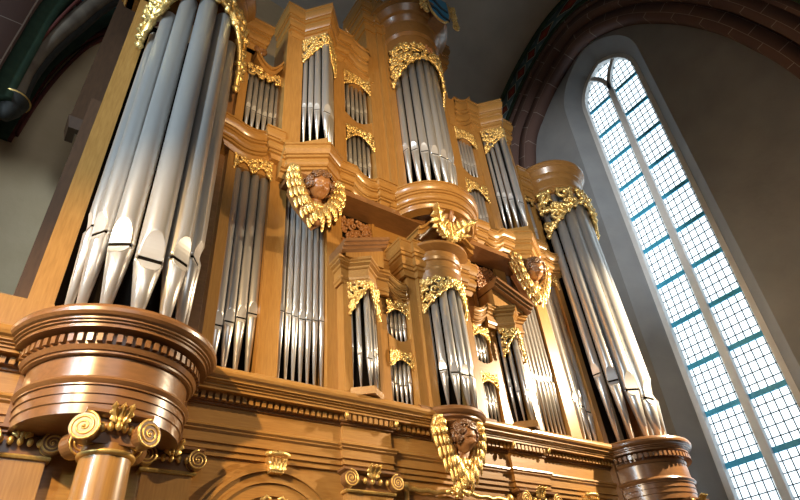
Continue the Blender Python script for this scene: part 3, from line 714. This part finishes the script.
# pendant under the ledge
p = thing('carved_pendant', 'brown carved scroll pendant under the ledge of the tall central tower', 'ornament', (CX, -.75, 7.0))
pm = MB().lathe([(.001, 6.98), (.06, 7.0), (.12, 7.08), (.1, 7.14), (.17, 7.22), (.26, 7.36), (.3, 7.47)], (CX, -.7, 0), 18)
pm.build('bulb', 'carved', p)
pv = MB()
for k in range(6):
    a = k * pi / 3 + .3
    pv.tube([(CX + q * cos(a), -.7 + q * sin(a), z) for q, z in ((.05, 7.0), (.14, 7.06), (.2, 7.2), (.3, 7.3), (.36, 7.42))], [.03, .04, .05, .045, .03])
P = [(CX - .32 + .1 * (1 - .8 * i / 20) * cos(3.6 * pi * i / 20), -.95, 7.33 + .1 * (1 - .8 * i / 20) * sin(3.6 * pi * i / 20)) for i in range(21)]
pv.tube(P, [.045 - .02 * i / 20 for i in range(21)]); pv.build('scrolls', 'carved', p)
# gilded acanthus crest above the small round tower
a = thing('acanthus_crest', 'gilded acanthus leaf crest standing on the small central round tower', 'ornament', (6.02, -.85, 6.72))
kx, ky = 6.02, -.86
for sg, tip in ((-1, (5.60, -1.0, 7.30)), (1, (6.5, -1.0, 7.26))):
    lm = MB(); acanthus(lm, (kx + sg * .06, ky, 6.86), tip, .18, (sg * .5, -.9, 0), 5, .035); lm.build('leaf', 'gold', a)
    lm = MB(); acanthus(lm, (kx + sg * .06, ky, 6.74), (kx + sg * .36, ky - .1, 6.93), .09, (sg * .4, -.6, -.5), 5, .026); lm.build('leaf', 'gold', a)
st = MB().tube([(kx, ky + .02, 6.7), (kx, ky, 6.9), (kx, ky, 7.12)], [.07, .06, .05], 8)
for k in range(9): st.ell((kx, ky - .05, 6.72 + .05 * k), .05, .03, .03)
st.build('stem', 'gold_soft', a)

# ================================================================== SMALL CENTRAL ROUND TOWER
t = thing('positive_round_tower', 'small round oak tower in the lower centre, standing on the cherub console', 'organ tower', (CX, -.3, 3.3))
cc = (CX, -.16)
MB().sweep([(5.3, -.14)] + arc(CX, .12, .53, -62, 62, 28) + [(mir(5.3), -.14)], [(-.2, zC + .03), (.13, zC + .03), (.17, zC), (.18, zC - .05), (.15, zC - .09), (.11, zC - .11), (.11, zC - .14), (.05, zC - .17), (.06, zC - .2), (-.04, zC - .26), (-.1, zC - .28), (-.2, zC - .28)], True).build('ledge', 'oak_dark', t)
MB().lathe([(.001, 3.25), (.45, 3.25), (.5, 3.3), (.5, 3.52), (.001, 3.53)], (CX, .1, 0), 32).build('console_floor', 'oak_dark', t)
MB().box(5.7, 6.5, .0, .04, zC, 6.1).build('back_board', 'black', t)
z1 = 6.72; zn = 5.98
MB().sweep(arc(*cc, .45, -95, 95, 30), [(-.44, z1), (.22, z1), (.25, z1 - .03), (.25, z1 - .08), (.19, z1 - .11), (.08, z1 - .14), (.08, z1 - .26), (.1, z1 - .28), (.08, z1 - .33), (.05, z1 - .35), (.05, z1 - .47), (.07, z1 - .5), (.05, z1 - .54), (.04, zn), (-.44, zn)], True).build('crown_cornice', 'oak_mid', t)
f, T = polymap(arc(*cc, .47, -82, 82, 24))
gild(t, f, T, zn + .02, lambda u: 5.84 - .58 * abs(2 * u - 1) ** 1.25, 5, .14)
an = [-78, -52, -26, 0, 26, 52, 78]; rs = [.062, .07, .076, .079, .076, .07, .062]
row([(CX + .38 * sin(R(a)), cc[1] - .38 * cos(R(a))) for a in an], zC + .03, [4.27, 4.18, 4.11, 4.08, 4.11, 4.18, 4.27], 5.95, rs, an, 'in small round tower above big cherub', 'pipes of the small central round tower', 'polished', 20)

# ================================================================== CHERUBS
def head_mesh(r):
    """one continuous head and neck facing -Y"""
    mb = MB(); n, m = 36, 30; vs = []
    G = lambda a, s: math.exp(-(a / s) ** 2)
    for j in range(m + 1):
        p = -pi / 2 + pi * j / m
        for i in range(n):
            a = 2 * pi * i / n
            x = cos(p) * sin(a); y = -cos(p) * cos(a); z = sin(p)
            fr = max(0, -y)
            X_, Y_, Z_ = x * .86, y * .95, z * 1.12
            if z < 0: X_ *= 1 - .16 * (-z) ; Y_ *= 1 - .05 * (-z)
            d = 0
            if fr > .2:
                d += .44 * G(x, .14) * G(z + .12, .17) * (1 - .5 * G(z - .1, .15))     # nose
                d += .10 * G(x, .13) * G(z + .22, .08)
                d -= .27 * (G(x - .30, .15) + G(x + .30, .15)) * G(z - .06, .11)        # eye sockets
                d += .13 * (G(x - .30, .085) + G(x + .30, .085)) * G(z - .04, .06)      # eyeballs
                d += .10 * (G(x - .30, .2) + G(x + .30, .2)) * G(z - .23, .07)          # brows
                d += .12 * (G(x - .42, .2) + G(x + .42, .2)) * G(z + .28, .2)           # cheeks
                d += .11 * G(x, .19) * G(z + .44, .05) + .11 * G(x, .15) * G(z + .58, .05)  # lips
                d -= .08 * G(x, .24) * G(z + .51, .03)
                d += .16 * G(x, .17) * G(z + .80, .13)                                 # chin
            vs.append((X_ * r, (Y_ - d) * r, Z_ * r))
    fs = [(j * n + i, j * n + (i + 1) % n, (j + 1) * n + (i + 1) % n, (j + 1) * n + i) for j in range(m) for i in range(n)]
    mb.add(vs, fs, True)
    for sg in (-1, 1): mb.ell((sg * .84 * r, .02 * r, -.05 * r), .1 * r, .16 * r, .22 * r)
    mb.lathe([(.42 * r, -.6 * r), (.40 * r, -1.0 * r), (.5 * r, -1.35 * r), (.7 * r, -1.6 * r)], (0, .12 * r, 0), 16)
    return mb
def hair_mesh(r, seed):
    rnd = random.Random(seed); mb = MB()
    mb.ell((0, .2 * r, .2 * r), .95 * r, .9 * r, 1.02 * r, n=14, m=8)
    k = 0
    while k < 150:
        a = rnd.uniform(0, 2 * pi); p = rnd.uniform(-.75, 1.5)
        x, y, z = cos(p) * sin(a), -cos(p) * cos(a), sin(p)
        if y < -.22 and z < .52 and abs(x) < .70: continue
        if y < -.05 and z < -.3: continue
        c = Vector((x * .98 * r, (y * .98 + .06) * r, (z * 1.12 + .06) * r)); q = r * rnd.uniform(.2, .3)
        u = Vector((-z, 0, x)); u = u.normalized() if u.length > .1 else Vector((1, 0, 0)); nn = Vector((x, y, z)).normalized(); w = nn.cross(u).normalized()
        sg = rnd.choice((-1, 1)); P = []
        for i in range(11):
            t = i / 10; g = sg * 1.5 * 2 * pi * t; qq = q * (1 - .7 * t)
            P.append(c + u * qq * cos(g) + w * qq * sin(g) + nn * q * .5 * t)
        mb.tube(P, [q * .34 * (1 - .4 * i / 10) for i in range(11)], 5); k += 1
    return mb
def feather(mb, base, d, L, w, nrm, th):
    d = Vector(d).normalized(); n_ = Vector(nrm).normalized(); s = d.cross(n_).normalized(); b = Vector(base)
    P = [b + d * L * t + n_ * (th * 1.3 * sin(pi * t)) for t in (0, .2, .45, .7, .88, 1)]
    mb.tube(P, [w * q for q in (.5, .85, 1, .95, .65, .15)], 7, flat=th / w, up=tuple(n_))
    mb.tube([p + n_ * th * .9 for p in P[:5]], w * .14, 4)
def wing(sg, s):
    """broad feathered wing: raised rounded tip, narrowing down to the breast"""
    mb = MB()
    outer = smooth_curve([(.02, -.62), (.26, -.40), (.50, -.10), (.66, .22), (.72, .52), (.62, .74)], 6)
    inner = smooth_curve([(.0, -.40), (.10, -.22), (.24, -.02), (.36, .22), (.46, .48), (.54, .70)], 6)
    K = len(outer)
    pt = lambda t, w: (sg * s * (inner[t][0] * (1 - w) + outer[t][0] * w), s * (-.10 - .13 * sin(pi * min(1, w * .9 + .05)) + .06 * w), s * (inner[t][1] * (1 - w) + outer[t][1] * w))
    vs = []; W_ = 6
    for t in range(K):
        for w in range(W_ + 1): vs.append(pt(t, w / W_))
        for w in range(W_, -1, -1): p = pt(t, w / W_); vs.append((p[0], p[1] + .07 * s, p[2]))
    q = 2 * (W_ + 1)
    mb.add(vs, [(t * q + i, t * q + (i + 1) % q, (t + 1) * q + (i + 1) % q, (t + 1) * q + i) for t in range(K - 1) for i in range(q)] + [tuple(range(q)), tuple((K - 1) * q + i for i in range(q))], True)
    for row_, t in enumerate((4, 8, 12, 16, 20, 24, 28)):
        t = min(t, K - 1)
        for j, w in enumerate((.0, .2, .4, .6, .8, 1.)):
            p = Vector(pt(t, w)); L0 = s * (.36, .35, .33, .31, .28, .24, .20)[row_] * (.8 + .25 * w)
            feather(mb, (p.x, p.y - .03 * s - .012 * s * row_, p.z), (sg * (.22 * w - .30), -.10 + .1 * w, -1), L0, s * (.05 + .012 * w), (sg * .4 * w, -1, .15), s * .016)
    P = [(sg * s * x, s * y, s * z) for x, y, z in ((.60, -.06, .40), (.68, -.12, .58), (.64, -.17, .72), (.53, -.17, .74), (.50, -.14, .64), (.57, -.14, .58))]
    mb.tube(P, [s * v for v in (.05, .07, .08, .075, .06, .04)], 8)
    return mb
def cherub(loc, s, label, base_board=False, turn=0, tilt=22, drop=1.):
    t = thing('cherub', label, 'cherub carving', loc, 'carved cherub heads with gilded wings')
    O = Vector(loc)
    hm_ = Matrix.Rotation(R(turn), 3, 'Z') @ Matrix.Rotation(R(tilt), 3, 'X')
    hc = Vector((0, -.26 * s, .30 * s))
    put = lambda mb, mt=None, c=Vector(): mb.xf(lambda x, y, z: O + c + (mt @ Vector((x, y, z)) if mt else Vector((x, y, z))))
    put(head_mesh(.30 * s), hm_, hc).build('head', 'carved', t)
    put(hair_mesh(.30 * s, int(loc[0] * 10)), hm_, hc).build('hair', 'hair', t)
    for sg in (-1, 1): put(wing(sg, s)).build('wing', 'gold', t)
    br = MB()
    for r_ in range(5):
        k = 6 - r_
        for i in range(k):
            x = (i - (k - 1) / 2) * .1 * s
            feather(br, (x, -.2 * s + .03 * r_ * s + .2 * abs(x), (-.12 - .1 * r_) * s), (x * .6 / s, -.15, -1), .2 * s, .07 * s, (x / s, -1, .2), .018 * s)
    put(br).build('breast_feathers', 'gold', t)
    if base_board:
        bb = MB()
        P = [(-.62 * s, -.0, .1 * s), (-.45 * s, -.04, -.25 * s), (0, -.12, -.72 * s), (.45 * s, -.04, -.25 * s), (.62 * s, 0, .1 * s)]
        bb.tube(P, [.05 * s, .07 * s, .09 * s, .07 * s, .05 * s], 6)
        bb.prism([(p[0], p[2]) for p in P], .0, .1); put(bb).build('back_board', 'carved', t)
cherub((5.96, -.28, 2.84), .70, 'big brown cherub head with gold wings under the small central round tower', False, 4, 24)
cherub((3.40, -.32, 6.93), .78, 'cherub head with gilded wings under the left pointed upper tower', True, -8, 30)
cherub((mir(3.46), -.32, 6.93), .78, 'cherub head with gilded wings under the right pointed upper tower', True, -20, 28)

# ================================================================== SHIELD on the central tower
t = thing('heraldic_shield', 'blue shield with two dark slanting bars, gold framed, on top of the central tower', 'shield', (6.0, -1.5, 13.6))
sx, sz = 6.40, 14.2
out = [(sx - .36, sz + .75), (sx - .36, sz + .1), (sx - .28, sz - .22), (sx - .1, sz - .42), (sx + .1, sz - .42), (sx + .28, sz - .22), (sx + .36, sz + .1), (sx + .36, sz + .75)]
MB().prism(out, -1.56, -1.5).build('field', 'blue', t)
ch = MB()
for k in (0, 1):
    zz = sz + .38 - .42 * k
    ch.prism([(sx - .32, zz + .12), (sx - .1, zz + .1), (sx + .1, zz - .1), (sx + .3, zz - .14), (sx + .28, zz - .24), (sx + .04, zz - .2), (sx - .14, zz - .02), (sx - .32, zz)], -1.575, -1.555)
ch.build('bars', 'navy', t)
fm = MB().tube([(x, -1.54, z) for x, z in out], .035, 6)
rnd = random.Random(3)
for sg in (-1, 1):
    for k in range(7):
        c = (sx + sg * (.46 + .13 * rnd.random()), sz - .3 + .16 * k)
        P = scroll_pts(c, .13, 1.3, rnd.random() * 6, sg, 10); fm.tube([(p[0], -1.52 - .02 * i / 10, p[1]) for i, p in enumerate(P)], .035, 6)
        fm.ell((c[0], -1.56, c[1]), .05, .05, .05)
fm.build('scroll_frame', 'gold', t)
MB().box(sx - .2, sx + .2, -1.5, -1.1, 13.9, 14.3).build('bracket', 'oak_dark', t)

# ================================================================== CHURCH
structure(MB().box(-12, 20, -16, 4, -1.8, -1.6).build('floor', 'floor'))
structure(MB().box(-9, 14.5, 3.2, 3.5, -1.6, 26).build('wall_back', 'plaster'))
def curve_ribbon(pts, w0, w1, d0, d1, plane):
    """flat band along a curve: offset w0..w1 along the curve normal, from depth d0 to d1; plane(u, v, d)->xyz; UV along/across"""
    mb = MB(); n = len(pts); P = [Vector(p) for p in pts]; vs = []; uv = []; s = 0
    for i in range(n):
        t = (P[min(i + 1, n - 1)] - P[max(i - 1, 0)]).normalized(); nn = Vector((-t.y, t.x))
        if i: s += (P[i] - P[i - 1]).length
        for (w, d, v) in ((w0, d1, 0), (w0, d0, .05), (w1, d0, .95), (w1, d1, 1)):
            q = P[i] + nn * w; vs.append(plane(q.x, q.y, d)); uv.append((s, (v - .05) / .9))
    fs = [(i * 4 + j, i * 4 + (j + 1) % 4, i * 4 + 4 + (j + 1) % 4, i * 4 + 4 + j) for i in range(n - 1) for j in range(4)]
    fs += [(0, 1, 2, 3), tuple((n - 1) * 4 + j for j in (3, 2, 1, 0))]
    mb.add(vs, fs, True); mb.uv = uv; return mb
# right wall with the tall lancet window; window and opening sheared along Y with height to match image coordinates
SHEAR = -.038
def ly(y, z): return y + SHEAR * (z - 9)
WX, GX = 13.6, 14.3
def lancet(cy, w, z0, zs, Rr, n=14):
    """pointed arch outline, left jamb (+Y) bottom -> apex -> right jamb bottom"""
    pts = [(cy + w, z0 + (zs - z0) * i / 10) for i in range(10)]
    am = math.acos((Rr - w) / Rr)
    for i in range(n + 1):
        a = am * i / n; pts.append((cy + w - Rr + Rr * cos(a), zs + Rr * sin(a)))
    r = [(2 * cy - y, z) for y, z in reversed(pts[:-1])]
    return pts + r
cyw = -1.43
SPR, RG = 16.1, 1.55
gl = lancet(cyw, 1.12, -1., SPR, RG); wf = lancet(cyw - .0, 1.58, -1.4, 16.1, 2.05)
N_ = len(gl)
# wall face
def outer(i):
    y, z = wf[i]; c = (cyw, 9); 
    d = Vector((y - c[0], z - c[1])); 
    kx = 7.5 / abs(d.x) if abs(d.x) > 1e-6 else 1e9
    kz = (14.5 / d.y if d.y > 0 else -10.4 / d.y - .0) if abs(d.y) > 1e-6 else 1e9
    k = min(kx, abs(kz)); return (c[0] + d.x * k, c[1] + d.y * k)
w = MB(); vs = [(WX, ly(y, z), z) for y, z in wf] + [(WX, outer(i)[0], outer(i)[1]) for i in range(N_)]
w.add(vs, [(i, i + 1, N_ + i + 1, N_ + i) for i in range(N_ - 1)])
w.add([(WX, ly(y, z), z) for y, z in wf] + [(GX - .12, ly(y, z), z) for y, z in gl], [(i, i + 1, N_ + i + 1, N_ + i) for i in range(N_ - 1)], True)
w.box(GX + .12, GX + .2, -14, 4, -1.6, 26)
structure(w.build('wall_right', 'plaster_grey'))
win = bpy.data.objects.new('window_1', None); COL.objects.link(win); structure(win); win.location = (GX, cyw, -1); WL['window_1'] = Vector(win.location)
g = MB(); g.add([(GX, ly(y, z), z) for y, z in gl], [tuple(range(N_))]); g.build('pane', 'glass', win)
def strip(mb, pts, w, x0, x1):
    r = curve_ribbon(pts, -w / 2, w / 2, x0, x1, lambda u, v, d: (d, ly(u, v), v)); mb.add(r.v, r.f)
fr = MB(); strip(fr, gl, .17, GX - .2, GX + .1); fr.build('frame', 'stone', win)
mu = MB(); strip(mu, [(cyw, -1), (cyw, 5), (cyw, 10), (cyw, SPR)], .2, GX - .16, GX + .08)
am = math.acos((RG - 1.12) / RG)
for sg in (1, -1):
    pts = []
    for i in range(13):
        a = .78 * am * i / 12; pts.append((cyw + sg * (-RG + RG * cos(a)), SPR + RG * sin(a)))
    strip(mu, pts, .15, GX - .14, GX + .08)
mu.build('mullion', 'stone', win)
ba = MB(); le = MB(); bz = 15.95; k = 0
zz = bz
while zz > -1:
    for sg in (1, -1): strip(ba, [(cyw + sg * .06, zz), (cyw + sg * 1.07, zz)], .13, GX - .06, GX - .02)
    zz -= 1.236
ba.build('saddle_bars', 'lead', win)
for i in range(5):
    for sg in (1, -1):
        y = cyw + sg * (.09 + .96 * (i + .5) / 5 + .0)
        zt = SPR + sqrt(max(0, RG ** 2 - (abs(y - cyw) + RG - 1.12) ** 2)); strip(le, [(y, -1), (y, 7), (y, zt)], .02, GX - .03, GX - .005)
zz = bz + 1.236 * 1.2
while zz > -1:
    hw = 1.08 if zz < SPR else max(.1, sqrt(max(.01, RG ** 2 - (zz - SPR) ** 2)) - (RG - 1.12) - .04)
    strip(le, [(cyw + hw, zz), (cyw - hw, zz)], .02, GX - .03, GX - .005); zz -= 1.236 / 5
le.build('lead_cames', 'came', win)
# wall arch of moulded sandstone over the window bay, with the painted band outside it
AX = 13.3
sc_ = AX / 14.
conv = lambda y, z: ((y + 7) * sc_ - 7, z * sc_)
inner = smooth_curve([conv(*p) for p in ((2.75, 6), (2.7, 12.5), (2.03, 16.46), (1.03, 17.84), (-.37, 18.77), (-1.7, 19.1), (-3.1, 18.26), (-4.19, 16.85), (-4.99, 15.33), (-5.54, 13.75), (-6.03, 11.39), (-6.3, 7), (-6.3, 0))])
rp = lambda u, v, d: (d, u, v)
for nmr, a, b, x0, x1 in (('trim_1', -.02, .46, WX - .42, WX + .1), ('trim_2', .45, .53, WX - .36, WX + .1), ('trim_3', .52, .98, WX - .6, WX + .1), ('trim_4', .97, 1.2, WX - .66, WX + .1)):
    structure(curve_ribbon(inner, -b, -a, x0, x1, rp).build(nmr, 'brick'))
structure(curve_ribbon(inner, -1.38, -1.2, WX - .68, WX, rp).build('trim_5', 'green'))
structure(curve_ribbon(inner, -2.0, -1.38, WX - .68, WX, rp).build('trim_6', 'band'))
structure(curve_ribbon(inner, -2.3, -2.0, WX - .7, WX, rp).build('trim_7', 'green'))
# vault web springing from the painted band back over the organ
vc = MB(); n = len(inner); P = [Vector(p) for p in inner]; vs = []
for j, xx in enumerate((WX - .66, 11, 8, 5, 2)):
    for i in range(n):
        t_ = (P[min(i + 1, n - 1)] - P[max(i - 1, 0)]).normalized(); nn = Vector((t_.y, -t_.x)); q = P[i] + nn * (2.26 + .35 * j)
        vs.append((xx, q.x, q.y))
vc.add(vs, [(j * n + i, j * n + i + 1, (j + 1) * n + i + 1, (j + 1) * n + i) for j in range(4) for i in range(n - 1)], True)
structure(vc.build('ceiling', 'vault'))
# left: wall arch stripes, painted vault strip, ribs and corbel
wp = lambda u, v, d: (u, d, v)
so_ = smooth_curve([(-1.5, 9.2), (-1.46, 10.43), (-1.38, 11.47), (-1.15, 12.67), (-.72, 13.73), (-.2, 14.8), (.8, 16.2)])
si_ = smooth_curve([(-1.42, 9.4), (-1.35, 10.5), (-1.21, 11.6), (-.98, 12.72), (-.76, 13.29), (-.3, 14.2), (.8, 15.6)])
gr_ = smooth_curve([(-1.6, 9.2), (-1.54, 10.26), (-1.45, 11.52), (-1.17, 12.69), (-.71, 14.25), (0, 15.6)])
structure(curve_ribbon(so_, -.05, .07, 3.12, 3.25, wp).build('trim_9', 'red'))
structure(curve_ribbon(si_, -.03, .04, 3.12, 3.25, wp).build('trim_10', 'red'))
structure(curve_ribbon(gr_, -.08, .16, 3.0, 3.25, wp).build('trim_11', 'green'))
structure(curve_ribbon(gr_, .16, 1.4, 2.98, 3.25, wp).build('trim_12', 'tri'))
rb = smooth_curve([(-1.56, 2, 9.2), (-1.6, 2, 10.01), (-1.48, 2, 11.06), (-1.21, 2, 12.25), (-.95, 2, 13.3), (-.4, 2, 14.8)])
structure(MB().tube(rb, .17, 10).build('trim_13', 'rib'))
rl = smooth_curve([(-1.64, 1.8, 8.98), (-1.65, 1.8, 9.79), (-1.53, 1.8, 11.11), (-1.32, 1.8, 12.55), (-1.0, 1.8, 14)])
structure(MB().tube(rl, .035, 8).build('trim_14', 'red'))
structure(MB().tube([(p[0] + .15, p[1] + .1, p[2] - .1) for p in rb], .09, 8).build('trim_15', 'corbel'))
gb = smooth_curve([(-1.65, 8.9), (-1.66, 9.3), (-1.66, 10.45), (-1.62, 12.1), (-1.3, 14)])
structure(curve_ribbon(gb, -.12, .24, 1.75, 2.1, wp).build('trim_16', 'green'))
bb = curve_ribbon([(x - .22, z) for x, z in gb], .0, 2.2, 1.5, 2.3, wp)
bb.uv = [(a, b * 2.2) for a, b in bb.uv]
structure(bb.build('trim_17', 'brick'))
cb = tag(MB().lathe([(.001, 8.6), (.08, 8.62), (.12, 8.7), (.2, 8.85), (.17, 8.9), (.24, 9.0), (.27, 9.15), (.22, 9.2), (.001, 9.21)], (-1.53, 2.0, 0), 20).build('corbel', 'corbel'), 'dark bell-shaped corbel at the foot of the painted vault rib, upper left', 'corbel')
gr = MB().lathe([(.22, 9.08), (.285, 9.11), (.22, 9.14)], (-1.53, 2.0, 0), 20).build('gilt_ring', 'gold_soft', cb)
# side of the case behind the left tower
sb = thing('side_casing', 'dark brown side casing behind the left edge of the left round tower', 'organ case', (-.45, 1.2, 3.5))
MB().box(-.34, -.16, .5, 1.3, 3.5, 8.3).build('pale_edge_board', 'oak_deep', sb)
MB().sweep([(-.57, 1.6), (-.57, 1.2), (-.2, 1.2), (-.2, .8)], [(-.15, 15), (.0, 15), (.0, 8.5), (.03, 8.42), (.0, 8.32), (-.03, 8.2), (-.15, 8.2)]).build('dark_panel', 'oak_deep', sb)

# ================================================================== CAMERA
cam = bpy.data.cameras.new('camera'); co = bpy.data.objects.new('camera', cam); COL.objects.link(co)
Xw = Vector((.82331637, .29313122, .48602905)); Yw = Vector((-.56172551, .54352145, .62373783)); Zw = Vector((-.08133018, -.78654849, .61214939))
right = Vector((Xw[0], Yw[0], Zw[0])); down = Vector((Xw[1], Yw[1], Zw[1])); fwd = Vector((Xw[2], Yw[2], Zw[2]))
m = Matrix((right, -down, -fwd)).transposed().to_4x4(); m.translation = Vector((0, -7, 0)); co.matrix_world = m
cam.sensor_width = 36; cam.lens = 572.03 / 800 * 36; cam.clip_end = 200
S.camera = co

# ================================================================== LIGHT
wd = bpy.data.worlds.new('World'); S.world = wd; wd.use_nodes = True
bg = wd.node_tree.nodes['Background']; bg.inputs[0].default_value = (.82, .9, 1, 1); bg.inputs[1].default_value = .035
def aim(o, tgt): o.rotation_euler = (Vector(tgt) - o.location).to_track_quat('-Z', 'Y').to_euler()
def spot(name, loc, tgt, e, col, ang, blend=.5, rad=.12):
    l = bpy.data.lights.new(name, 'SPOT'); l.energy = e; l.color = col; l.spot_size = R(ang); l.spot_blend = blend; l.shadow_soft_size = rad
    o = bpy.data.objects.new(name, l); COL.objects.link(o); o.location = loc; aim(o, tgt); return o
def area(name, loc, tgt, e, col, sx, sy):
    l = bpy.data.lights.new(name, 'AREA'); l.shape = 'RECTANGLE'; l.size = sx; l.size_y = sy; l.energy = e; l.color = col
    o = bpy.data.objects.new(name, l); COL.objects.link(o); o.location = loc; aim(o, tgt); return o
warm = (1, .64, .27)
spot('spotlight', (-5.5, -6.8, 6.9), (2.9, 0, 2.5), 8600, (1, .68, .34), 44, .9)
spot('spotlight', (13.2, -4.2, 7.0), (9.0, 0, 4.7), 8000, (1, .79, .52), 76, .6)
spot('spotlight', (1.5, -9.5, 4.5), (4.7, 0, 9.6), 6000, (1, .68, .33), 42, .8)
spot('spotlight', (-4, -14, 3), (13.6, 1.6, 12.2), 12000, (1, .97, .93), 26, .9)  # added lamp with no visible source, brightens the right wall beside the organ
w_ = area('window_light', (-9, -6, 9), (1.0, 0, 7), 290, (.70, .87, 1), .7, 10); w_.data.spread = R(46)
area('ambient_fill', (-2, -17, 9), (5, 0, 9), 430, (.92, .96, 1), 7, 8)  # added fill behind the camera, lifts the walls and vault
S.view_settings.view_transform = 'Standard'; S.view_settings.look = 'None'; S.view_settings.gamma = 1; S.view_settings.exposure = 0
